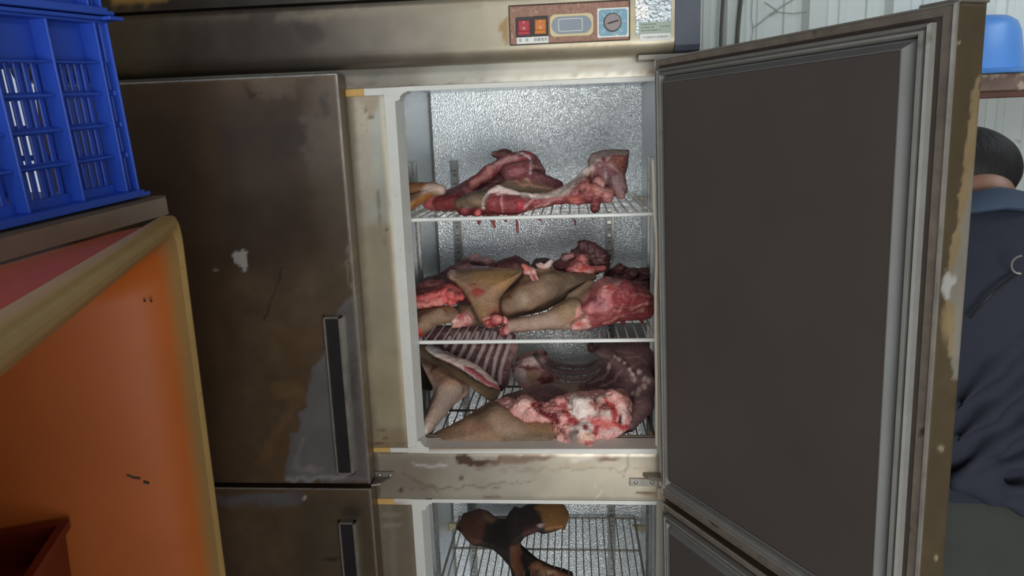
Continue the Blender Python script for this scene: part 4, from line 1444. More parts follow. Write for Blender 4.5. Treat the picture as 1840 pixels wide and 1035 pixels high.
# ---- second shelf
t = meat('striped_back_slab', 'pale pink striped slab at the back left of the second shelf', 'meat', (830, 505, .38), Z2 + .004)
b = Blob(.006)
b.poly([(763, 501), (787, 493), (809, 480), (822, 474), (832, 466), (855, 461), (873, 463), (887, 470), (893, 478), (895, 520), (860, 545), (790, 545), (765, 525)], .36, .035, 'purple', ky=.1)
b.rod([(850, 466, .325, 7), (880, 470, .33, 6)], 'pink')
blob_obj('flesh', b, t, .0028, [('poly', [(815, 482), (835, 466), (872, 462), (890, 472), (880, 484), (840, 486)], (166, 122, 124), 4), ('line', ([(818, 482), (840, 470), (862, 472), (870, 478)], 3), (116, 60, 66), 2.5, 2), ('line', ([(830, 466), (868, 465)], 2), (150, 120, 128), 2, 2),
         ('line', ([(848, 481), (876, 480)], 1.6), (190, 186, 196), 1.5, 1.5), ('blob', (874, 470, 6, 4), (190, 150, 146), 3, 2), ('blob', (830, 480, 10, 4), (190, 140, 140), 3, 2), ('poly', [(760, 500), (800, 488), (812, 500), (780, 516), (760, 516)], (116, 82, 82), 6, 2)], 11)

t = meat('dark_red_slab', 'dark red slab rising behind the fan-shaped tan leg, second shelf', 'meat', (915, 500, .38), Z2 + .004)
b = Blob(.006)
b.poly([(880, 486), (894, 471), (907, 465), (922, 462), (927, 459), (939, 467), (950, 472), (955, 490), (950, 520), (900, 540), (880, 520)], .37, .030, 'purple', ky=.1)
blob_obj('flesh', b, t, .0028, [('line', ([(892, 476), (920, 466), (940, 470)], 3), (100, 54, 60), 3, 2), ('line', ([(915, 476), (935, 480)], 2), (150, 96, 100), 3, 2), ('blob', (928, 478, 4, 4), (190, 130, 130), 3)], 13)

t = meat('bright_red_trimming', 'bright red and pink trimming over the left leg, second shelf, by the white jamb', 'meat', (780, 540, .14), Z2 + .03)
b = Blob(.007)
b.poly([(725, 532), (746, 527), (768, 521), (796, 514), (809, 513), (822, 518), (834, 534), (822, 540), (812, 551), (805, 544), (788, 550), (755, 553), (728, 555)], .125, .024, 'bright', ky=.5)
b.poly([(746, 525), (747, 516), (756, 508), (768, 504), (796, 506), (809, 512), (800, 524), (770, 530)], .165, .024, 'dark', ky=.4)
b.rod([(740, 540, .10, 6), (770, 534, .105, 6), (800, 524, .11, 6)], 'bright')
b.rod([(745, 549, .10, 4), (790, 544, .10, 4)], 'pink')
b.rod([(810, 530, .10, 7), (826, 534, .11, 4)], 'bright')
blob_obj('flesh', b, t, .0022, [('poly', [(742, 526), (746, 514), (768, 502), (798, 504), (806, 514), (785, 524), (765, 530)], (134, 70, 72), 4, 2), ('line', ([(735, 534), (760, 530), (790, 522), (800, 516)], 2.5), (178, 58, 58), 2.5, 2.5), ('line', ([(740, 546), (770, 540), (800, 532)], 2), (176, 56, 56), 2, 2.5), ('line', ([(750, 550), (790, 545)], 2.5), (232, 136, 124), 2, 2), ('blob', (815, 522, 8, 5), (206, 110, 104), 3, 2), ('blob', (822, 530, 6, 5), (160, 62, 70), 3, 2), ('line', ([(768, 512), (790, 514)], 2), (170, 110, 108), 2, 2), ('blob', (810, 546, 3, 5), (222, 112, 104), 2, 1)], 15, lump=1.2)

t = meat('bent_goat_leg', 'brown leg at the left end of the second shelf, cut end toward the white jamb', 'meat', (770, 590, .10), Z2 + .004)
b = Blob(.006)
b.poly([(724, 556), (763, 553), (796, 549), (814, 552), (826, 562), (818, 574), (806, 580), (784, 585), (768, 598), (750, 612), (724, 612)], .105, .038, 'brown', ky=.35)
b.rod([(790, 563, .085, 11), (765, 578, .070, 14), (740, 592, .058, 15)], 'brown')
b.rod([(742, 600, .042, 9), (741, 608, .036, 6)], 'bright')
blob_obj('leg', b, t, .0024, [('poly', [(728, 588), (742, 586), (756, 592), (762, 604), (750, 618), (728, 618)], (196, 74, 72), 3, 1), ('blob', (742, 604, 6, 9), (228, 122, 112), 3, 1), ('poly', [(724, 552), (765, 552), (745, 566), (724, 580)], (92, 78, 64), 6), ('blob', (790, 556, 20, 5), (140, 116, 88), 6, 1, .7), ('blob', (752, 576, 4, 3), (110, 78, 62), 3)], 17)

t = meat('pink_ended_leg', 'short brown leg with a pale pink cut end, left of the fan-shaped leg', 'meat', (830, 585, .13), Z2 + .004)
b = Blob(.005)
b.poly([(808, 556), (826, 547), (848, 547), (866, 566), (872, 582), (852, 586), (826, 586)], .155, .024, 'brown', ky=.2)
b.rod([(818, 574, .105, 10), (836, 574, .105, 11)], 'pink')
b.rod([(816, 586, .10, 4), (824, 584, .10, 5)], 'pink')
blob_obj('leg', b, t, .0022, [('poly', [(804, 570), (814, 564), (842, 560), (852, 572), (842, 584), (832, 592), (808, 594)], (210, 148, 140), 3, 1.5), ('blob', (826, 570, 6, 6), (184, 92, 92), 4, 2), ('blob', (838, 582, 5, 4), (178, 84, 86), 3, 2), ('blob', (816, 576, 4, 5), (224, 184, 170), 3, 1.5), ('poly', [(846, 552), (874, 560), (876, 588), (850, 588), (852, 570)], (92, 76, 60), 4)], 19)

t = meat('fan_shaped_leg', 'tan skinned leg, broad above and narrowing to a red cut end, with a red bruise', 'meat', (885, 580, .14), Z2 + .004)
b = Blob(.006)
b.poly([(805, 493), (809, 484), (820, 486), (832, 487), (855, 484), (888, 481), (930, 483), (939, 484), (940, 489), (927, 504), (906, 525), (898, 536), (897, 548), (898, 560), (903, 572), (905, 580), (897, 585), (881, 587), (871, 580), (863, 576), (854, 562), (845, 542), (832, 524), (819, 507), (809, 502)], .155, .042, 'skin', ky=.75)
b.rod([(835, 498, .20, 10), (865, 520, .155, 22), (880, 548, .125, 16), (886, 572, .105, 11)], 'skin')
b.rod([(900, 500, .19, 14), (885, 520, .155, 18)], 'skin')
b.rod([(811, 494, .215, 8)], 'pale')
b.rod([(878, 579, .095, 9), (892, 574, .090, 9)], 'red')
b.rod([(888, 570, .082, 4), (897, 574, .078, 5), (894, 582, .08, 4)], 'pink')
b.rod([(872, 576, .088, 4), (880, 586, .085, 4)], 'red')
blob_obj('leg', b, t, .0024, [('poly', [(850, 482), (935, 480), (925, 506), (905, 524), (870, 512), (850, 498)], (166, 128, 80), 12, 1, .8), ('blob', (866, 560, 12, 14), (150, 120, 78), 8, 2, .6), ('blob', (858, 525, 13, 8), (158, 70, 62), 4, 1.5), ('blob', (850, 512, 10, 4), (156, 96, 76), 4, 2, .7), ('blob', (890, 556, 12, 5), (160, 92, 76), 4, 2, .7),
         ('poly', [(866, 572), (884, 562), (900, 562), (908, 580), (896, 590), (874, 586)], (140, 48, 50), 3, 1.5), ('blob', (893, 574, 7, 8), (224, 130, 124), 3, 1.5), ('line', ([(868, 574), (884, 568)], 1.5), (196, 136, 130), 2, 1.5), ('blob', (876, 580, 3, 3), (200, 100, 96), 2, 1),
         ('poly', [(804, 500), (806, 486), (818, 484), (822, 496), (812, 504)], (176, 144, 134), 3, 1), ('line', ([(822, 488), (850, 486), (886, 482)], 3), (110, 92, 72), 4, 1.5, .7), ('poly', [(812, 504), (834, 520), (860, 574), (850, 560), (828, 524)], (112, 94, 74), 6, 1, .8), ('line', ([(912, 492), (920, 496), (932, 490)], 1.5), (118, 92, 58), 2, 1.5), ('line', ([(846, 514), (854, 510)], 1), (110, 60, 52), 1.5)], 21)

t = meat('brown_thigh', 'plump grey-brown thigh lying across the middle of the second shelf, beneath pink flaps', 'meat', (960, 560, .18), Z2 + .004)
b = Blob(.008)
b.poly([(891, 550), (893, 534), (904, 522), (927, 508), (939, 494), (953, 476), (964, 468), (978, 466), (990, 470), (998, 486), (1023, 490), (1070, 492), (1072, 500), (1058, 507), (1037, 521), (1015, 539), (997, 548), (980, 557), (942, 567), (916, 573), (896, 571)], .19, .048, 'brown', ky=.35)
b.rod([(915, 550, .145, 16), (945, 535, .135, 24), (985, 515, .15, 24), (1020, 505, .18, 16)], 'brown')
b.rod([(966, 472, .23, 8), (982, 470, .23, 7)], 'black')
th_ops = [('poly', [(948, 474), (964, 463), (980, 460), (992, 468), (980, 476), (960, 482)], (62, 52, 48), 3), ('blob', (934, 540, 13, 14), (160, 144, 122), 8, 2.5, .7), ('blob', (915, 548, 12, 14), (142, 114, 92), 8, 1, .6), ('blob', (905, 560, 8, 8), (150, 112, 94), 6, 1, .5), ('poly', [(975, 500), (1020, 492), (1072, 492), (1050, 512), (1010, 542), (975, 556), (985, 530)], (96, 82, 66), 10, 1, .8), ('blob', (990, 495, 16, 10), (142, 118, 92), 8, 1, .6), ('blob', (916, 534, 4, 4), (112, 82, 66), 2)]  # the dark lower-right patch is shade painted into the skin
blob_obj('thigh', b, t, .0026, th_ops, 23)
b = Blob(.003)
b.poly([(937, 474), (945, 478), (955, 482), (963, 484), (964, 491), (966, 498), (971, 508), (977, 520), (968, 516), (960, 507), (953, 500), (951, 493), (942, 493), (940, 488), (943, 484)], .142, .0055, 'pink', ky=.35)
b.rod([(940, 477, .155, 3.5), (958, 486, .137, 4)], 'pink')
b.rod([(960, 492, .135, 3), (972, 513, .132, 2)], 'pink')
blob_obj('loose_flap', b, t, .0015, [('line', ([(938, 474), (950, 483)], 4), (224, 116, 102), 3), ('line', ([(960, 496), (966, 508)], 3), (150, 80, 82), 2, 1), ('line', ([(952, 488), (962, 490)], 2), (226, 170, 164), 2)], 25, lump=.5)
b = Blob(.003)
b.poly([(962, 474), (971, 471), (980, 475), (985, 470), (991, 465), (995, 470), (990, 477), (986, 482), (976, 484), (966, 480)], .178, .0075, 'fat', ky=.3)
b.rod([(978, 479, .172, 3.5), (990, 469, .172, 3)], 'fat')
blob_obj('fat_knob', b, t, .0015, [('line', ([(966, 474), (980, 482)], 4), (206, 156, 154), 4, 1.5)], 27, lump=.5)

t = meat('dark_ragged_cut', 'ragged dark maroon cut with a bright pink underside, topmost of the second shelf heap', 'meat', (1055, 490, .27), Z2 + .05)
b = Blob(.005)
b.poly([(984, 482), (996, 473), (1010, 467), (1011, 459), (1025, 458), (1028, 450), (1039, 445), (1040, 437), (1048, 433), (1056, 436), (1067, 439), (1079, 448), (1090, 453), (1095, 460), (1094, 470), (1095, 477), (1087, 485), (1074, 490), (1046, 492), (1023, 490), (998, 486)], .27, .034, 'dark', ky=.2)
b.rod([(1045, 438, .25, 6), (1062, 446, .245, 9), (1080, 458, .25, 10)], 'dark')
b.rod([(1014, 463, .24, 5), (1028, 459, .24, 5)], 'purple')
b.rod([(1022, 486, .215, 4), (1040, 480, .21, 7), (1060, 486, .21, 6), (1084, 482, .22, 4)], 'bright')
b.rod([(1046, 466, .225, 6), (1056, 472, .22, 6)], 'pink')
blob_obj('flesh', b, t, .0022, [('poly', [(1030, 470), (1040, 459), (1054, 460), (1058, 472), (1068, 480), (1080, 477), (1090, 486), (1066, 493), (1034, 490), (1018, 488)], (196, 110, 106), 3, 2), ('line', ([(1032, 487), (1046, 486), (1062, 491)], 2.5), (230, 160, 148), 2, 1.5), ('blob', (1050, 483, 12, 3.5), (206, 70, 62), 3, 2), ('poly', [(984, 482), (1000, 474), (1022, 472), (1020, 488), (1000, 487)], (116, 56, 62), 5, 2), ('blob', (1018, 463, 9, 5), (150, 106, 104), 3, 2), ('blob', (1050, 442, 5, 3), (122, 96, 98), 3, 2), ('line', ([(1072, 452), (1082, 468)], 2), (120, 92, 94), 3, 2), ('blob', (1062, 470, 8, 8), (74, 40, 42), 4, 2)], 29, lump=1.5)

t = meat('dark_lumps_cut', 'dark maroon lumpy cut behind the red ham at the right end, second shelf', 'meat', (1135, 510, .3), Z2 + .004)
b = Blob(.005)
b.poly([(1085, 490), (1102, 482), (1114, 478), (1128, 483), (1147, 485), (1156, 483), (1168, 490), (1172, 508), (1168, 530), (1140, 545), (1100, 540), (1085, 510)], .30, .035, 'dark', ky=.1)
for q in ((1112, 484, .27, 7), (1135, 490, .26, 7), (1158, 492, .27, 9)):
    b.rod([q], 'dark')
blob_obj('flesh', b, t, .0028, [('blob', (1128, 493, 12, 4), (128, 80, 82), 4, 2), ('blob', (1106, 490, 8, 6), (112, 58, 62), 4, 2), ('blob', (1160, 494, 8, 8), (70, 40, 44), 4, 1)], 31, lump=1.5)

t = meat('red_ham', 'red ham with a pale shank pointing left, front right of the second shelf', 'meat', (1060, 590, .12), Z2 + .004)
b = Blob(.007)
b.poly([(906, 576), (916, 573), (939, 570), (980, 562), (997, 549), (1023, 535), (1050, 521), (1070, 512), (1090, 545), (1070, 575), (1045, 592), (1024, 592), (980, 592), (939, 596), (917, 598), (907, 594)], .115, .024, 'pale', ky=.4)
b.poly([(1034, 592), (1032, 575), (1042, 550), (1052, 535), (1062, 520), (1072, 506), (1088, 499), (1102, 500), (1119, 504), (1145, 510), (1166, 523), (1174, 534), (1173, 562), (1168, 569), (1145, 572), (1119, 573), (1102, 579), (1067, 586), (1040, 593)], .125, .052, 'red', ky=.35)
b.rod([(920, 585, .085, 11), (960, 580, .085, 13), (1000, 572, .09, 17), (1030, 556, .10, 20)], 'pale')
b.rod([(1030, 536, .13, 12), (1060, 512, .155, 9)], 'brown')
b.rod([(1090, 530, .08, 20), (1120, 530, .075, 24), (1148, 540, .085, 20)], 'red')
b.rod([(1034, 586, .078, 6), (1050, 576, .070, 8)], 'pink')
b.rod([(1060, 555, .075, 12), (1085, 550, .07, 14)], 'red')
for q, tg in (((905, 576, .09, 6), 'pink'), ((903, 592, .075, 5), 'red'), ((903, 601, .07, 3.5), 'red'), ((910, 594, .075, 6), 'pink')):
    b.rod([q], tg)
hm_ops = [('poly', [(914, 570), (980, 558), (1023, 533), (1060, 508), (1072, 500), (1068, 520), (1048, 540), (1036, 556), (1034, 575), (1026, 594), (980, 594), (916, 600)], (160, 134, 118), 3, 1), ('poly', [(995, 552), (1028, 545), (1034, 560), (1026, 580), (1006, 576)], (150, 122, 86), 8, 2, .8), ('poly', [(1005, 545), (1030, 528), (1066, 504), (1070, 512), (1052, 534), (1036, 552), (1030, 566), (1024, 550)], (124, 102, 76), 5, 1.5, .85),
          ('poly', [(1070, 506), (1088, 499), (1104, 504), (1110, 516), (1098, 527), (1102, 542), (1109, 550), (1092, 561), (1067, 562), (1052, 562), (1038, 553), (1048, 538), (1058, 526)], (194, 112, 112), 4, 2), ('poly', [(1070, 530), (1090, 535), (1092, 556), (1070, 560), (1062, 545)], (164, 100, 112), 6, 2, .7), ('line', ([(1064, 520), (1062, 535), (1052, 550)], 4), (150, 62, 68), 4, 2, .7), ('line', ([(1078, 504), (1088, 520), (1086, 530)], 4), (214, 140, 132), 4, 2), ('poly', [(1085, 497), (1108, 500), (1118, 506), (1110, 514), (1096, 508)], (182, 142, 132), 3, 2, .8), ('blob', (1098, 516, 7, 6), (190, 76, 70), 4, 2),
          ('poly', [(1026, 590), (1030, 576), (1040, 570), (1052, 563), (1054, 574), (1064, 588), (1034, 597)], (220, 168, 158), 2.5, 1.5), ('blob', (1042, 582, 9, 4), (206, 96, 88), 3, 1.5), ('line', ([(1036, 556), (1034, 570), (1052, 562)], 1.8), (206, 136, 130), 2, 1.5),
          ('line', ([(1134, 532), (1150, 529), (1168, 534)], 1.5), (180, 112, 104), 2, 2), ('line', ([(1136, 552), (1150, 548), (1168, 544)], 2), (190, 128, 116), 2, 2.5), ('line', ([(1140, 560), (1160, 556)], 2), (176, 116, 106), 2, 2.5), ('line', ([(1112, 556), (1118, 548)], 2), (200, 150, 138), 2, 2), ('line', ([(1085, 580), (1104, 572), (1120, 566)], 2.5), (196, 134, 120), 2, 2), ('line', ([(1105, 572), (1150, 562)], 5), (112, 40, 44), 4, 2, .6), ('blob', (1120, 540, 20, 12), (150, 50, 54), 8, 2, .6),
          ('blob', (909, 577, 7, 6), (214, 140, 140), 3, 1), ('line', ([(903, 580), (906, 606)], 3), (134, 44, 48), 2, 1), ('blob', (912, 594, 5, 7), (206, 144, 138), 3, 1)]
blob_obj('flesh', b, t, .0024, hm_ops, 33)
for q in (((1119, 577), (1120, 585)), ((1153, 574), (1154, 582))):
    bb_ = Blob(.002)
    bb_.rod([(*q[0], .16, 5), (*q[1], .16, 1.2)], 'red')
    blob_obj('hanging_scrap', bb_, t, .0014, (), 35, lump=.2)

# ---- bottom of the upper compartment
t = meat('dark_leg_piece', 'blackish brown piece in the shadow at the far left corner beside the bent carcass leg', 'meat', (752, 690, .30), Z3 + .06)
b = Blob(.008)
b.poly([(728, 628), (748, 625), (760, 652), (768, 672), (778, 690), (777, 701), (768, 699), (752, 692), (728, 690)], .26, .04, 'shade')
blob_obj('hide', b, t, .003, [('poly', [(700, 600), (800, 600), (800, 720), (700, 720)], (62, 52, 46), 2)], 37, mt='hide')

t = meat('left_rib_carcass', 'goat half carcass at the lower left, ribs facing out and one leg hanging forward', 'meat', (830, 740, .18), Z3 + .004)
# hollow side wall carrying the ribs
b = Blob(.006)
b.poly([(752, 586), (850, 586), (915, 590), (934, 612), (930, 634), (919, 652), (913, 690), (902, 703), (880, 690), (850, 655), (808, 632), (770, 615)], .30, .018, 'purple', ky=.55)
blob_obj('rib_wall', b, t, .0026, [('poly', [(740, 560), (950, 560), (950, 720), (740, 720)], (104, 66, 68), 3), ('line', ([(930, 615), (920, 650), (913, 690)], 4), (128, 96, 94), 4, 2), ('poly', [(778, 618), (796, 618), (836, 640), (826, 646)], (112, 72, 70), 3, 1), ('blob', (924, 625, 8, 8), (150, 110, 108), 5, 2), ('line', ([(800, 600), (900, 592)], 4), (150, 120, 118), 5, 3, .6)], 39, lump=.6)
for pts in ([(808, 606), (800, 622)], [(826, 600), (816, 624), (812, 632)], [(842, 598), (834, 624), (826, 640)], [(858, 598), (851, 622), (843, 638), (837, 650)], [(875, 597), (869, 622), (861, 640), (853, 658)], [(889, 598), (884, 622), (876, 642), (869, 666)], [(902, 600), (898, 622), (890, 644), (885, 676)], [(916, 604), (913, 622), (905, 645), (899, 668), (898, 688)]):
    bb_ = Blob(.003)
    pl = lambda px, py: .30 + .55 * (AT(px, py, .27)[2] - 1.135) - .021
    bb_.rod([(px, py, pl(px, py), 4.3) for px, py in pts], 'bone', .8)
    blob_obj('rib', bb_, t, .0018, [('poly', [(740, 560), (950, 560), (950, 720), (740, 720)], (164, 144, 142), 3)], 41, lump=.4)
b = Blob(.008)
b.poly([(744, 618), (762, 620), (781, 640), (808, 655), (845, 679), (875, 695), (900, 703), (893, 717), (882, 720), (852, 699), (827, 685), (781, 664), (758, 650), (744, 645)], .20, .028, 'brown', ky=.7)
b.poly([(755, 645), (781, 661), (812, 680), (832, 688), (843, 697), (842, 707), (821, 722), (806, 738), (792, 756), (772, 780), (760, 788), (748, 782), (747, 772), (754, 757), (772, 725), (780, 702), (777, 688), (768, 672)], .13, .034, 'pale', ky=.85)
b.rod([(790, 675, .16, 16), (808, 700, .115, 22), (790, 732, .085, 15), (768, 765, .055, 11), (757, 778, .045, 9)], 'pale')
b.rod([(758, 772, .038, 6)], 'fat')
lg_ops = [('poly', [(740, 612), (764, 618), (784, 641), (810, 656), (848, 680), (878, 697), (904, 703), (894, 722), (880, 724), (850, 700), (828, 687), (784, 668), (760, 655), (740, 650)], (132, 112, 86), 3, 1), ('poly', [(740, 612), (762, 620), (790, 648), (770, 655), (740, 650)], (98, 84, 70), 6, 1.5, .8), ('poly', [(772, 664), (800, 672), (826, 690), (815, 696), (790, 690), (776, 680)], (164, 120, 96), 8, 1.5, .8), ('line', ([(776, 660), (806, 674), (835, 690)], 2), (134, 84, 66), 3, 1, .8), ('poly', [(800, 700), (842, 700), (812, 735), (770, 785), (780, 740)], (120, 106, 94), 10, 1, .7), ('blob', (820, 700, 16, 8), (146, 128, 106), 6, 1, .6), ('poly', [(746, 768), (764, 760), (772, 772), (764, 790), (746, 786)], (104, 84, 72), 4), ('blob', (765, 772, 4, 9), (206, 194, 186), 3, 1.5), ('blob', (758, 778, 3, 4), (60, 48, 42), 2), ('line', ([(758, 645), (785, 660)], 2), (96, 70, 56), 2)]
blob_obj('leg', b, t, .0026, lg_ops, 43)
b = Blob(.005)
b.poly([(763, 622), (777, 624), (808, 637), (838, 648), (862, 660), (878, 674), (893, 690), (899, 700), (875, 692), (852, 677), (823, 658), (790, 644), (772, 633)], .195, .018, 'fat', ky=.8)
blob_obj('fat_edge', b, t, .002, [('line', ([(838, 662), (856, 674), (876, 688), (894, 698)], 5), (170, 92, 96), 3, 1.5), ('line', ([(845, 662), (862, 674), (880, 690)], 2), (134, 60, 66), 2, 1.5), ('line', ([(800, 634), (820, 642)], 2), (182, 100, 98), 2, 1.5), ('line', ([(790, 646), (826, 662)], 1.5), (196, 130, 126), 2, 1), ('poly', [(760, 618), (784, 622), (800, 636), (780, 638)], (196, 186, 184), 4, 1.5)], 45, lump=.9)

t = meat('neck_chunk', 'pale fatty chunk with a dark red core standing between the two rib cages', 'meat', (955, 690, .36), Z3 + .004)
b = Blob(.014)
b.poly([(921, 667), (922, 659), (928, 655), (930, 645), (941, 639), (956, 634), (975, 631), (980, 635), (982, 642), (983, 655), (992, 665), (1002, 672), (1002, 683), (981, 689), (961, 698), (945, 700), (934, 690), (926, 676)], .33, .038, 'pink', ky=.25)
for q, tg in (((946, 654, .302, 9), 'fat'), ((956, 650, .302, 8), 'fat'), ((936, 668, .304, 9), 'fat'), ((956, 676, .302, 14), 'pale'), ((974, 646, .304, 9), 'maroon'), ((980, 678, .302, 9), 'purple')):
    b.rod([q], tg)
blob_obj('flesh', b, t, .0022, [('poly', [(920, 668), (935, 660), (952, 668), (945, 690), (932, 684)], (178, 156, 152), 4, 1.5), ('blob', (956, 674, 10, 14), (150, 118, 92), 5, 1.5), ('poly', [(934, 661), (944, 656), (972, 664), (950, 666)], (100, 46, 46), 3, 1.5), ('poly', [(962, 682), (972, 674), (1000, 684), (978, 690)], (112, 46, 48), 3, 1.5), ('line', ([(962, 638), (976, 660)], 4), (98, 76, 78), 3, 1.5), ('poly', [(938, 648), (956, 645), (970, 656), (950, 660), (936, 656)], (204, 172, 164), 3, 2), ('blob', (980, 636, 5, 4), (92, 56, 60), 3, 1), ('poly', [(970, 640), (984, 652), (1000, 672), (985, 674), (976, 660)], (140, 112, 110), 4, 1)], 47, lump=1.2)

t = meat('right_rib_carcass', 'goat forequarter at the lower right, lumpy pink neck cut facing out and dark rib cage', 'meat', (1060, 790, .12), Z3 + .004)
b = Blob(.010)
b.poly([(1064, 628), (1067, 618), (1105, 613), (1150, 612), (1166, 618), (1173, 632), (1174, 676), (1173, 702), (1168, 722), (1157, 749), (1136, 771), (1110, 780), (1060, 760), (1030, 715), (1040, 692), (1055, 684), (1075, 672), (1086, 655), (1078, 642), (1070, 636)], .24, .045, 'maroon', ky=.6)
b.rod([(1150, 650, .25, 14), (1160, 690, .17, 16), (1155, 728, .12, 18), (1130, 762, .09, 14)], 'maroon')
for q in ((1112, 646), (1095, 653), (1094, 661), (1131, 663), (1148, 667), (1158, 680), (1166, 682), (1158, 693), (1140, 682), (1148, 686), (1146, 705), (1149, 699), (1138, 708), (1136, 672), (1122, 652), (1104, 640)):
    b.rod([(*q, .24 + .6 * (AT(*q, .22)[2] - 1.115) - .047, 3.6)], 'bone')
b.rod([(1064, 624, .33, 8), (1074, 622, .33, 7)], 'dark')
cage_ops = [('blob', (q[0], q[1], 4, 5), (186, 160, 154), 2.5, 1.2, .95) for q in ((1112, 646), (1095, 653), (1093, 662), (1131, 663), (1148, 667), (1158, 680), (1166, 684), (1158, 694), (1140, 682), (1149, 700), (1146, 707), (1138, 709), (1136, 672))] + \
    [('poly', [(1062, 632), (1086, 624), (1110, 640), (1120, 660), (1096, 665), (1080, 650)], (122, 98, 98), 6, 2, .7), ('poly', [(1040, 692), (1085, 660), (1120, 680), (1112, 702), (1056, 704)], (78, 50, 54), 8, 2, .8)] + \
    [('line', (pts, 1.8), (140, 110, 110), 2, 1.5, .9) for pts in ([(1062, 690), (1085, 678), (1100, 660)], [(1078, 695), (1102, 684), (1116, 668)], [(1052, 686), (1075, 668), (1088, 650)], [(1120, 640), (1150, 644), (1165, 655)], [(1110, 630), (1140, 636)])] + \
    [('poly', [(1060, 614), (1080, 618), (1070, 632), (1060, 632)], (84, 46, 48), 3, 1), ('poly', [(1134, 720), (1174, 700), (1160, 760), (1134, 774)], (102, 78, 76), 6, 1, .7)]
blob_obj('rib_cage', b, t, .0026, cage_ops, 51, lump=.9)
for pts in ([(984, 645, .40), (1000, 654, .40), (1033, 659, .41), (1054, 657, .41), (1072, 649, .40)], [(984, 652, .37), (1000, 664, .37), (1030, 668, .38), (1052, 666, .38), (1076, 656, .36)], [(990, 664, .34), (1010, 671, .34), (1033, 672, .35), (1056, 669, .35), (1082, 656, .33)], [(998, 672, .31), (1014, 681, .31), (1030, 682, .31), (1050, 680, .31), (1078, 670, .29)], [(998, 684, .28), (1014, 690, .28), (1036, 690, .28), (1066, 686, .27)],
            [(1050, 696, .25), (1072, 684, .245), (1096, 664, .26)], [(1068, 698, .235), (1092, 686, .23), (1112, 668, .245)], [(1085, 700, .225), (1106, 690, .22), (1122, 676, .225)]):
    bb_ = Blob(.003)
    bb_.rod([(px, py, y, 3.2) for px, py, y in pts], 'bone')
    blob_obj('rib', bb_, t, .0018, [('poly', [(950, 600), (1200, 600), (1200, 800), (950, 800)], (136, 110, 110), 3)], 53, lump=.4)
b = Blob(.010)
b.poly([(892, 721), (907, 711), (930, 704), (944, 701), (975, 692), (995, 690), (1040, 692), (1050, 704), (1060, 720), (1010, 745), (960, 740), (915, 730)], .20, .030, 'maroon', ky=1.0)
blob_obj('membrane', b, t, .0028, [('poly', [(994, 694), (996, 688), (1040, 690), (1046, 700), (1030, 708), (1012, 700)], (146, 118, 104), 3, 1), ('line', ([(940, 703), (972, 693), (994, 690)], 3), (132, 112, 100), 3, 1, .8), ('blob', (915, 712, 14, 6), (112, 90, 84), 5, 2, .7), ('blob', (1005, 718, 30, 14), (84, 60, 64), 8, 1, .6)], 55, lump=.6)
b = Blob(.007)
b.poly([(752, 791), (764, 790), (781, 779), (808, 766), (834, 752), (857, 737), (880, 722), (892, 722), (912, 732), (920, 738), (936, 746), (962, 752), (992, 757), (1002, 782), (1005, 792), (940, 794), (880, 794), (800, 793)], .068, .040, 'brown', ky=.55)
b.rod([(800, 782, .06, 6), (850, 768, .055, 20), (890, 758, .055, 30), (940, 778, .05, 18), (985, 784, .05, 10)], 'brown')
bl_ops = [('blob', (856, 768, 26, 10), (128, 84, 62), 8, 1, .6), ('poly', [(752, 796), (775, 780), (810, 772), (800, 792), (760, 796)], (140, 108, 84), 6, 1, .8), ('poly', [(840, 745), (880, 722), (892, 724), (880, 745), (860, 765)], (92, 72, 58), 8, 1, .7), ('poly', [(930, 752), (962, 762), (992, 770), (1000, 790), (975, 780), (950, 768)], (150, 118, 80), 5, 1.5, .8), ('poly', [(900, 780), (990, 780), (1008, 796), (900, 796)], (96, 84, 70), 8, 1, .6)]
blob_obj('foreleg', b, t, .0026, bl_ops, 57)
b = Blob(.012)
b.poly([(892, 722), (911, 719), (929, 722), (937, 716), (945, 714), (958, 720), (966, 726), (981, 727), (994, 720), (1018, 712), (1035, 708), (1056, 706), (1088, 706), (1117, 702), (1128, 711), (1133, 726), (1131, 755), (1128, 766), (1118, 774), (1076, 786), (1062, 792), (1062, 803), (1058, 806), (1053, 802), (1027, 802), (1008, 795), (1001, 783), (993, 768), (993, 755), (978, 753), (949, 756), (935, 749), (920, 740), (913, 731)], .085, .040, 'pink', ky=.65)
for q, tg in (((943, 728, .055, 14), 'fat'), ((930, 736, .055, 10), 'pink'), ((955, 744, .04, 10), 'pink'), ((1040, 725, .05, 12), 'fat'), ((1056, 722, .05, 11), 'fat'), ((1046, 738, .045, 12), 'fat'), ((1062, 735, .045, 10), 'fat'), ((1008, 722, .06, 11), 'pink'), ((1012, 750, .035, 9), 'pink'), ((1018, 768, .03, 9), 'pink'),
              ((1100, 712, .055, 12), 'pink'), ((1118, 720, .055, 11), 'pink'), ((1118, 735, .05, 8), 'fat'), ((1122, 755, .045, 9), 'pink'), ((1080, 718, .05, 8), 'fat'), ((1090, 745, .04, 12), 'pink'), ((1080, 760, .035, 11), 'pink'), ((1095, 775, .03, 12), 'pink'), ((1045, 772, .02, 15), 'fat'), ((1055, 788, .012, 11), 'pink'), ((1012, 786, .02, 9), 'pink'), ((1032, 786, .015, 10), 'shade'), ((1060, 802, .0, 5), 'pink')):
    b.rod([(q[0], q[1], q[2] + .013, q[3] * .9)], tg)
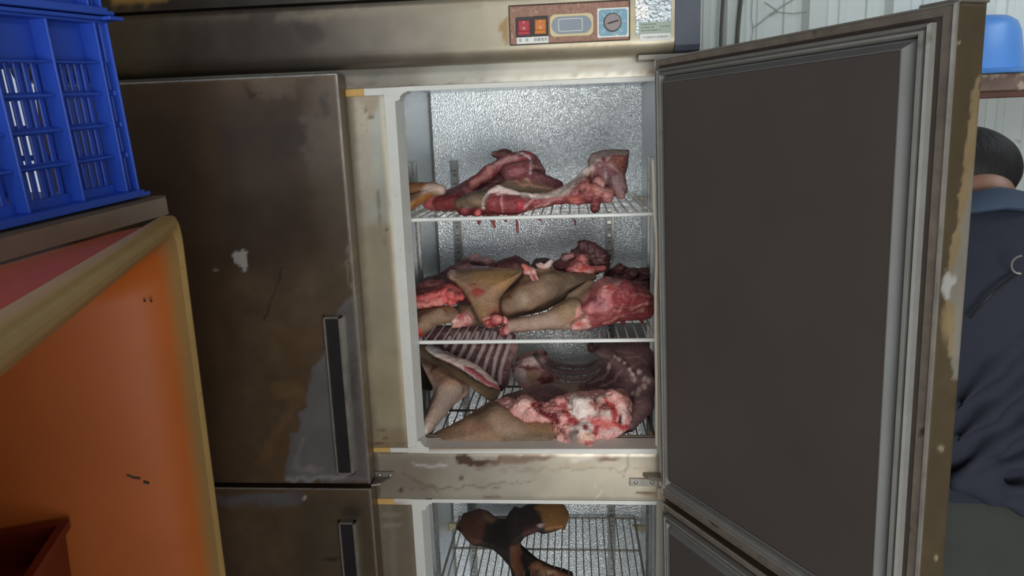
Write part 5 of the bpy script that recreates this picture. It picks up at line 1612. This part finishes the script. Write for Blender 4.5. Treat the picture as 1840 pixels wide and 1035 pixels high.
nk_ops = [('blob', (942, 729, 15, 12), (224, 178, 164), 5, 2), ('blob', (957, 729, 7, 6), (198, 84, 82), 3, 2), ('poly', [(905, 724), (930, 724), (928, 742), (946, 756), (975, 752), (940, 750)], (214, 160, 150), 4, 2), ('line', ([(944, 734), (962, 744), (986, 753)], 3), (232, 164, 156), 2.5, 1.5),
          ('poly', [(962, 722), (974, 728), (980, 740), (1004, 744), (1014, 762), (1004, 762), (990, 753), (968, 744), (964, 732)], (126, 46, 50), 3, 1.5), ('poly', [(980, 738), (986, 724), (1008, 716), (1022, 712), (1022, 720), (1006, 728), (994, 738)], (214, 140, 136), 3, 2), ('poly', [(996, 734), (1012, 722), (1024, 720), (1016, 736), (1004, 738)], (146, 62, 66), 3, 2), ('line', ([(1002, 738), (1012, 748), (1014, 764)], 5), (226, 156, 150), 3, 1.5), ('line', ([(1014, 740), (1026, 756), (1034, 760)], 4), (178, 70, 68), 3, 1.5), ('line', ([(1022, 762), (1034, 756)], 4), (158, 56, 58), 3, 1.5),
          ('poly', [(1018, 726), (1030, 714), (1046, 718), (1052, 728), (1060, 738), (1050, 752), (1036, 752), (1026, 744)], (226, 212, 204), 4, 2.5), ('line', ([(1048, 712), (1070, 716), (1092, 710)], 4), (190, 158, 152), 4, 2, .8), ('line', ([(1060, 726), (1082, 720), (1092, 722)], 3), (178, 136, 130), 3, 2, .8), ('line', ([(1064, 742), (1094, 742), (1100, 748)], 5), (206, 188, 180), 4, 2, .8), ('blob', (1084, 728, 8, 8), (178, 110, 106), 5, 2, .9), ('line', ([(1070, 732), (1062, 724)], 2), (160, 90, 86), 2, 2),
          ('line', ([(1090, 716), (1098, 728), (1104, 742), (1102, 760), (1114, 766), (1124, 766)], 5), (176, 60, 58), 3, 1.5), ('blob', (1114, 753, 3, 9), (40, 24, 24), 1.5, .8), ('blob', (1116, 732, 6, 10), (230, 190, 182), 3, 1.5), ('line', ([(1121, 740), (1120, 758)], 3), (206, 180, 172), 2, 1), ('poly', [(1118, 702), (1130, 712), (1134, 730), (1124, 724), (1114, 710)], (168, 110, 104), 4, 2, .8), ('blob', (1108, 712, 9, 6), (214, 156, 148), 4, 2),
          ('poly', [(1060, 756), (1078, 752), (1100, 762), (1120, 770), (1090, 768), (1070, 768)], (204, 96, 90), 4, 2), ('poly', [(1062, 772), (1076, 764), (1078, 776), (1066, 784)], (160, 60, 62), 3, 1.5), ('poly', [(1074, 774), (1120, 770), (1124, 776), (1080, 788)], (200, 160, 156), 4, 2), ('poly', [(1024, 766), (1048, 756), (1062, 764), (1060, 776), (1036, 780), (1024, 778)], (204, 184, 176), 4, 2), ('blob', (1050, 767, 5, 5), (128, 52, 54), 2.5, 1.5), ('blob', (1030, 786, 8, 11), (120, 108, 100), 4, 1.5), ('blob', (1037, 778, 4, 6), (96, 70, 66), 3, 1.5), ('blob', (1056, 786, 9, 8), (222, 180, 156), 4, 1.5), ('blob', (1056, 798, 6, 4), (186, 96, 92), 3, 2), ('poly', [(998, 770), (1006, 780), (1018, 798), (1006, 796), (996, 780)], (216, 166, 154), 4, 1.5), ('poly', [(1006, 770), (1016, 772), (1020, 790), (1012, 786)], (134, 78, 78), 3, 1.5)]
blob_obj('neck_cut', b, t, .0022, nk_ops, 59, lump=1.4, freq=95)

# ---- lower compartment
t = meat('black_fur_forequarter', 'black and brown furred two-lobed piece alone in the lower compartment', 'meat', (930, 985, .38), Z4 + .006)
b = Blob(.010)
b.poly([(820, 946), (827, 936), (829, 928), (840, 925), (858, 918), (877, 924), (890, 936), (907, 937), (914, 924), (923, 914), (934, 918), (944, 912), (958, 909), (978, 902), (1004, 904), (1016, 915), (1023, 925), (1019, 938), (1016, 947), (1010, 944), (991, 951), (976, 954), (966, 950), (944, 960), (938, 968), (934, 980), (936, 992), (955, 1005), (990, 1022), (1030, 1034), (1032, 1044), (930, 1044), (918, 1014), (902, 994), (887, 981), (874, 977), (851, 974), (838, 962), (829, 950)], .36, .042, 'black', ky=1.2)
b.rod([(852, 948, .42, 18), (885, 958, .40, 16), (910, 975, .36, 18), (925, 1010, .32, 10), (930, 1042, .27, 9)], 'black')
b.rod([(925, 950, .41, 20), (965, 928, .44, 22), (998, 924, .45, 20)], 'tan')
b.rod([(930, 990, .34, 12), (965, 1018, .29, 10), (1020, 1042, .24, 10)], 'black')
lw_ops = [('poly', [(818, 950), (826, 926), (860, 914), (884, 930), (872, 945), (866, 975), (846, 978), (826, 955)], (84, 56, 46), 5, 1.5), ('poly', [(870, 918), (892, 934), (884, 940), (868, 930)], (112, 86, 64), 4, 1), ('poly', [(960, 912), (978, 900), (1010, 900), (1028, 920), (1022, 950), (1000, 950), (982, 954), (974, 940), (970, 922)], (142, 102, 62), 5, 1.5), ('poly', [(904, 940), (914, 920), (935, 916), (960, 912), (972, 925), (970, 950), (940, 965), (920, 960)], (50, 42, 40), 6, 1.5), ('poly', [(938, 950), (965, 942), (970, 955), (940, 966)], (72, 48, 46), 4, 1), ('blob', (971, 945, 6, 3), (196, 176, 172), 2, 1.5), ('poly', [(916, 985), (936, 975), (936, 1000), (944, 1045), (926, 1045), (918, 1012)], (104, 68, 50), 4, 1.5), ('poly', [(962, 1008), (1000, 1022), (1040, 1036), (1040, 1048), (960, 1048), (950, 1020)], (124, 84, 62), 4, 1.5), ('blob', (985, 1030, 14, 5), (178, 142, 112), 4, 1.5), ('blob', (822, 944, 5, 5), (104, 74, 60), 3)]
blob_obj('hide', b, t, .0030, lw_ops, 61, mt='hide', lump=.9)

# ================================================================== ORANGE TUB, TRAY, CRATES
A0 = AT(320, 382, -.35)
zt = A0[2]
B0 = ATZ(0, 590, zt)
ax_ = np.array([B0[0] - A0[0], B0[1] - A0[1], 0])
ax_ /= np.linalg.norm(ax_)
iy_ = np.array([ax_[1], -ax_[0], 0.0])          # into the tub, away from its mouth
tub = thing('orange_tub', 'large orange plastic tub stood on end, its yellowed rim facing the refrigerator', 'tub', (A0[0], A0[1], 0.0), rot=np.stack([iy_, ax_, [0, 0, 1.0]], 1))
TL, TZ = 1.0, zt


def loop(inset, y, rad, n=8):
    pts = []
    x0, x1, z0, z1 = inset, TL - inset, inset * .5, TZ - inset
    rad = max(rad, .004)
    for cx, cz, a0 in ((x1 - rad, z1 - rad, 0), (x0 + rad, z1 - rad, 90), (x0 + rad, z0 + rad, 180), (x1 - rad, z0 + rad, 270)):
        for k_ in range(n + 1):
            tt = math.radians(a0 + 90 * k_ / n)
            pts.append((y, cx + rad * math.cos(tt), cz + rad * math.sin(tt)))
    return pts


def loft(name, prof, m_, parent, cap=True, col=None):
    vs, fs = [], []
    n = 36
    for i_, (ins, y, rd) in enumerate(prof):
        vs += loop(ins, y, rd)
    for i_ in range(len(prof) - 1):
        for k_ in range(n):
            fs.append((i_ * n + k_, i_ * n + (k_ + 1) % n, (i_ + 1) * n + (k_ + 1) % n, (i_ + 1) * n + k_))
    if cap:
        fs.append(tuple(range((len(prof) - 1) * n, len(prof) * n)))
    return MB().add(vs, fs).build(name, m_, parent, smooth=True, colfn=col)


def tubcol(V):
    c = np.tile(lin((196, 102, 34)), (len(V), 1))
    w = 1 - sst(.008, .030, V[:, 0])
    return c + (lin((164, 128, 76)) - c) * w[:, None]


inner = [(.023 + .036 * (1 - math.exp(-(y_ - .004) / .03)) + .06 * (y_ - .004), y_, .045 + .015 * min(1, y_ / .08)) for y_ in (.004, .010, .018, .028, .040, .055, .075, .10, .14, .20, .28, .36, .44, .50)] + [(.125, .53, .05)]
loft('inner_shell', inner, 'orange', tub, True, tubcol)
outer = [(.010, .016, .042), (.0135, .05, .045), (.0215, .10, .05), (.0295, .15, .05), (.0455, .25, .05), (.0775, .45, .05), (.11, .85, .05), (.13, .875, .05)]
loft('outer_shell', outer, 'orange', tub, True, lambda V: np.tile(lin((182, 84, 34)), (len(V), 1)))
rim = [(.016, .018, .042), (.002, .020, .045), (0.0, .017, .046), (0.0, .004, .046), (.002, 0.0, .045), (.008, -.003, .044), (.013, -.0024, .044), (.015, 0.0, .044), (.017, -.0015, .044), (.020, 0.001, .044), (.023, .004, .045)]
loft('rim', rim, 'rim', tub, False)
for pts in ([(228, 853), (240, 858), (252, 860)], [(258, 866), (268, 869)], [(258, 540), (262, 541)], [(270, 538), (273, 543)]):
    w_ = []
    for p_, q_ in pts:
        d_ = ray(p_, q_)
        n_ = ax_
        o_ = np.array([A0[0], A0[1], 0]) + ax_ * .064
        X_ = CO + d_ * ((n_ @ (o_ - CO)) / (n_ @ d_))
        r_ = X_ - np.array([A0[0], A0[1], 0])
        w_.append((r_ @ iy_, r_ @ ax_, X_[2]))
    MB().tube(w_, .0016, 6).build('scuff_mark', 'groove', tub, smooth=True)
# a red bin standing inside the tub
c0 = AT(125, 934, -.50)
rb = thing('red_bin', 'dark red tapered bin standing inside the orange tub', 'bin', (c0[0] - .106 * (.94 - .34), c0[1] - .106 * (.94 + .34), .09), rot=Matrix.Rotation(math.radians(20), 3, 'Z'))
hb = c0[2] - .09
mb = MB()


def sq(r, z):
    return [(-r, -r, z), (r, -r, z), (r, r, z), (-r, r, z)]


vs = sq(.075, 0) + sq(.10, hb - .012) + sq(.106, hb - .012) + sq(.106, hb) + sq(.094, hb) + sq(.088, hb - .05)
fs = [(0, 1, 2, 3)] + [(k_ * 4 + j_, k_ * 4 + (j_ + 1) % 4, k_ * 4 + 4 + (j_ + 1) % 4, k_ * 4 + 4 + j_) for k_ in range(5) for j_ in range(4)] + [(20, 21, 22, 23)]
mb.add(vs, fs)
mb.build('bin_body', 'redbin', rb)

# crates on a steel tray, the whole stack tipped slightly
du = -ray(1176, 134)
du /= np.linalg.norm(du)
dw = np.cross(du, [0, 0, 1.0])
dw /= np.linalg.norm(dw)
if dw[0] > 0:
    dw = -dw
dv = np.cross(dw, du)
if dv[2] < 0:
    dv = -dv
RC = np.stack([du, dw, dv], 1)                 # columns: along toward the camera, into the crate, up
BC = AT(262, 352, -.35)
if np.linalg.det(RC) < 0:
    FL = -1
    RC[:, 1] *= -1
else:
    FL = 1
tray = thing('steel_tray', 'grey steel tray lying on the orange tub under the blue crates', 'tray', tuple(BC - dv * .004), rot=RC)
mb = MB()
mb.box(-.032, .62, FL * -.010, FL * .36, -.004, 0.0, .001)
mb.box(-.032, .62, FL * -.010, FL * -.007, -.030, 0.0, .001)
mb.box(-.032, -.029, FL * -.010, FL * .36, -.030, 0.0, .001)
mb.box(.617, .62, FL * -.010, FL * .36, -.030, 0.0, .001)
mb.build('tray_sheet', 'tray', tray)
CL, CW, CH = .56, .34, .252


def crate(loc, label):
    t = thing('plastic_crate', label, 'crate', tuple(loc), rot=RC, group='blue stacking crates')

    def B(mb, u0, u1, w0, w1, v0, v1, c=.001):
        return mb.box(u0, u1, FL * w0, FL * w1, v0, v1, c)
    # wall plane at w = .016, ribs stand proud of it to w = 0
    mb = MB()
    B(mb, 0.0, CL, .0, CW, .004, .010)
    mb.build('floor_panel', 'blue', t)
    mb = MB()
    B(mb, -.012, CL + .012, .0, .036, .0, .006)
    B(mb, 0.0, CL, .028, .038, .004, .022)
    mb.build('foot_flange', 'blue', t)
    mb = MB()
    B(mb, .0, CL, .033, .037, CH - .058, CH - .004)
    mb.build('top_band', 'blue', t)
    mb = MB()
    B(mb, -.010, CL + .010, .002, .036, CH - .005, CH)
    B(mb, -.004, CL, .008, .036, CH - .0085, CH - .005)
    B(mb, -.010, CL + .010, CW - .016, CW + .012, CH - .005, CH)
    B(mb, -.012, .016, -.010, CW + .010, CH - .005, CH)
    B(mb, CL - .016, CL + .012, -.010, CW + .010, CH - .005, CH)
    mb.build('rim', 'blue', t)
    mb = MB()
    B(mb, .0, CL, .012, .036, CH - .062, CH - .059)
    mb.build('ledge', 'blue', t)
    pu = [.022, .106, .196, .292, .394, .50]
    for u in pu:
        mb = MB()
        B(mb, u - .002, u + .002, .010, .036, .010, CH - .006)
        mb.build('rib', 'blue', t)
    for v in (.062, .106, .150):
        mb = MB()
        B(mb, .0, CL, .018, .0365, v - .002, v + .002)
        B(mb, .0, CL, .031, .0365, v - .0045, v + .0045)
        mb.build('cross_rib', 'blue', t)
    # upright slats between the ribs
    first = None
    for a_, b_ in zip(pu[:-1], pu[1:]):
        n = 6
        gap = (b_ - a_ - .009) / n
        for k_ in range(n):
            u = a_ + .0045 + gap * (k_ + .5)
            if first is None:
                mb = MB()
                B(mb, -.0042, .0042, .0325, .0365, .012, CH - .06, .0012)
                first = mb.build('slat', 'blue', t)
                first.location.x = u
                continue
            o_ = first.copy()
            COL.objects.link(o_)
            o_.location.x = u
    mb = MB()
    B(mb, .204, .286, .031, .0375, .11, CH - .058)
    mb.build('grip_panel', 'blue', t)
    mb = MB()
    B(mb, -.001, .003, .008, .036, .006, CH - .005)
    B(mb, -.002, .012, .012, CW, CH - .06, CH - .004)
    for k_ in range(9):
        B(mb, .0, .005, .02 + k_ * .036, .034 + k_ * .036, .006, CH - .05)
    for v in (.062, .106, .150):
        B(mb, .0, .008, .012, CW, v - .004, v + .004)
    mb.build('end_wall', 'blue', t)
    mb = MB()
    B(mb, .0, CL, CW - .018, CW - .014, CH - .058, CH - .004)
    for k_ in range(18):
        B(mb, .004 + k_ * .031, .014 + k_ * .031, CW - .018, CW - .014, .01, CH - .05)
    for v in (.014, .062, .106, .150):
        B(mb, .0, CL, CW - .018, CW - .008, v - .004, v + .004)
    mb.build('far_wall', 'blue', t)
    return t


crate(BC, 'lower blue slatted plastic crate standing on the grey steel tray')
crate(BC + dv * (CH + .002) + du * .004, 'upper blue plastic crate, only its base visible at the top left')

# ================================================================== PERSON
X0, Y0 = 1.712, -0.09
pe = thing('person', 'person in a navy polo shirt seen from behind, head bowed, behind the open door', 'person', (X0, Y0 + .02, 0.0))


def man(name, fill, m_, h, lump=0.0, seed=3, ops_k=.02):
    b_ = Blob(ops_k)
    fill(b_)
    V, Q = b_.surf(h)
    if lump:
        N = vnormals(V, Q)
        V = V + N * (fbm(V * np.array([6, 6, 16]), seed, 2) * lump)[:, None]
    me = mesh_from(name, V, Q, root_off(pe), m_)
    return link(name, me, pe)


def body(b_):
    w = lambda *p: b_.rodw([(X0 + a, Y0 + c, z, r) for a, c, z, r in p], 'skin')
    b_.rodw([(X0, Y0 + .02, .90, .150), (X0, Y0 + .01, 1.10, .140), (X0, Y0 + .0, 1.34, .150)], 'skin', 1.45)
    b_.rodw([(X0 - .15, Y0, 1.405, .062), (X0 + .15, Y0, 1.405, .062)], 'skin')
    w((0, -.01, 1.42, .066), (0, .018, 1.50, .064), (0, .06, 1.53, .066))
    w((0, .085, 1.545, .078), (0, .135, 1.525, .066), (0, .165, 1.475, .046))          # skull, face, jaw
    w((0, .205, 1.515, .014), (0, .213, 1.495, .016))                                   # nose
    w((-.03, .19, 1.463, .010), (.03, .19, 1.463, .010))                                # mouth
    for s in (-1, 1):
        w((s * .032, .188, 1.533, .015))
        w((s * .083, .10, 1.545, .012), (s * .086, .095, 1.52, .012), (s * .080, .105, 1.505, .008))
        w((s * .18, .0, 1.395, .058), (s * .235, .07, 1.15, .045), (s * .225, .14, 1.13, .042), (s * .13, .32, 1.06, .028), (s * .115, .345, 1.055, .026))
        # hand: palm, four fingers, thumb
        px_, py_, pz_ = s * .105, .375, 1.045
        w((px_ + s * .012, py_ - .015, pz_, .024), (px_ - s * .012, py_ + .02, pz_ - .006, .022))
        for k_ in range(4):
            L = (.062, .072, .068, .052)[k_]
            ox = s * (.024 - .017 * k_)
            w((px_ + ox, py_ + .02, pz_, .0105), (px_ + ox * 1.1, py_ + .02 + L * .55, pz_ - .012, .0095), (px_ + ox * 1.1, py_ + .02 + L * .85, pz_ - .034, .0085))
        w((px_ - s * .022, py_ - .01, pz_ - .004, .012), (px_ - s * .048, py_ + .018, pz_ - .018, .0105), (px_ - s * .05, py_ + .042, pz_ - .032, .009))
        w((s * .085, .02, .86, .095), (s * .10, .03, .48, .062), (s * .10, -.005, .12, .042), (s * .105, .0, .06, .04))


man('body', body, 'skin', .0062, ops_k=.012)


def hair(b_):
    b_.rodw([(X0 - .018, Y0 + .055, 1.560, .070), (X0 + .018, Y0 + .055, 1.560, .070)], 'skin')
    b_.rodw([(X0, Y0 + .060, 1.558, .074), (X0, Y0 + .115, 1.556, .078)], 'skin')


man('hair', hair, 'hair', .005, .006)


def shirt(b_):
    b_.rodw([(X0, Y0 + .02, 1.05, .172), (X0, Y0 + .01, 1.14, .172), (X0, Y0 - .0, 1.34, .182)], 'skin', 1.35)
    b_.rodw([(X0 - .16, Y0, 1.405, .080), (X0 + .16, Y0, 1.405, .080)], 'skin')
    b_.rodw([(X0 - .05, Y0 - .02, 1.43, .075), (X0 + .05, Y0 - .02, 1.43, .075)], 'skin')
    for s in (-1, 1):
        b_.rodw([(X0 + s * .18, Y0, 1.395, .076), (X0 + s * .222, Y0 + .045, 1.235, .066)], 'skin')
    yb = Y0 - .150
    for pts in ([(1960, 540, 2), (1850, 600, 7), (1790, 660, 9), (1716, 740, 3)], [(1960, 640, 2), (1850, 690, 8), (1780, 745, 9), (1716, 795, 3)],
                [(1960, 715, 2), (1850, 762, 8), (1790, 800, 9), (1718, 856, 3)], [(1970, 800, 2), (1850, 828, 8), (1780, 848, 8), (1718, 864, 3)],
                [(1970, 900, 2), (1850, 884, 8), (1780, 874, 8), (1718, 868, 3)], [(1930, 940, 2), (1840, 915, 8), (1780, 896, 8), (1720, 876, 3)]):
        b_.rod([(a, c, yb + .020, r_) for a, c, r_ in pts], 'skin')


man('polo_shirt', shirt, 'shirt', .005, .007, 8, .026)
# collar: a fold of cloth round the neck
cpts = []
for k_ in range(25):
    a_ = 2 * math.pi * k_ / 24
    cpts.append((X0 + .098 * math.sin(a_), Y0 + .020 - .092 * math.cos(a_), 1.476 + .018 * math.cos(a_) - .012 * abs(math.sin(a_))))
mb = MB()
vs, fs = [], []
for k_, (x_, y_, z_) in enumerate(cpts[:-1]):
    a_ = 2 * math.pi * k_ / 24
    ox, oy = math.sin(a_), -math.cos(a_)
    for r_, dz in ((-.020, .036), (-.012, .042), (-.002, .036), (.014, .022), (.017, .012), (.010, .008), (-.006, .012)):
        vs.append((x_ + ox * r_, y_ + oy * r_, z_ + dz))
for k_ in range(24):
    for j_ in range(7):
        fs.append((k_ * 7 + j_, k_ * 7 + (j_ + 1) % 7, ((k_ + 1) % 24) * 7 + (j_ + 1) % 7, ((k_ + 1) % 24) * 7 + j_))
mb.add(vs, fs).build('collar', 'collar', pe, smooth=True)


def trousers(b_):
    b_.rodw([(X0, Y0 + .02, .93, .165), (X0, Y0 + .02, .84, .175)], 'skin', 1.3)
    for s in (-1, 1):
        b_.rodw([(X0 + s * .085, Y0 + .02, .86, .112), (X0 + s * .10, Y0 + .03, .48, .085), (X0 + s * .105, Y0, .10, .066)], 'skin')


man('trousers', trousers, 'trousers', .008, .006, 5, .02)
for s in (-1, 1):
    def shoe(b_):
        b_.rodw([(X0 + s * .105, Y0 - .03, .045, .044), (X0 + s * .115, Y0 + .16, .034, .036)], 'skin')
    man('shoe', shoe, 'black', .007)
# strap with a little ring on the back of the shirt
sp = [AT(a, c, Y0 - .140 + d) for a, c, d in ((1828, 492, .0), (1806, 508, -.004), (1780, 530, -.006), (1760, 552, -.004), (1742, 572, .0))]
MB().tube(sp, .0022, 6).build('strap_cord', 'black', pe, smooth=True)
rc = AT(1836, 476, Y0 - .146)
MB().tube([rc + np.array([.014 * math.cos(a_), 0.002, .014 * math.sin(a_)]) for a_ in np.linspace(1.6, 4.8, 12)], .0016, 6).build('strap_ring', 'bright', pe, smooth=True)
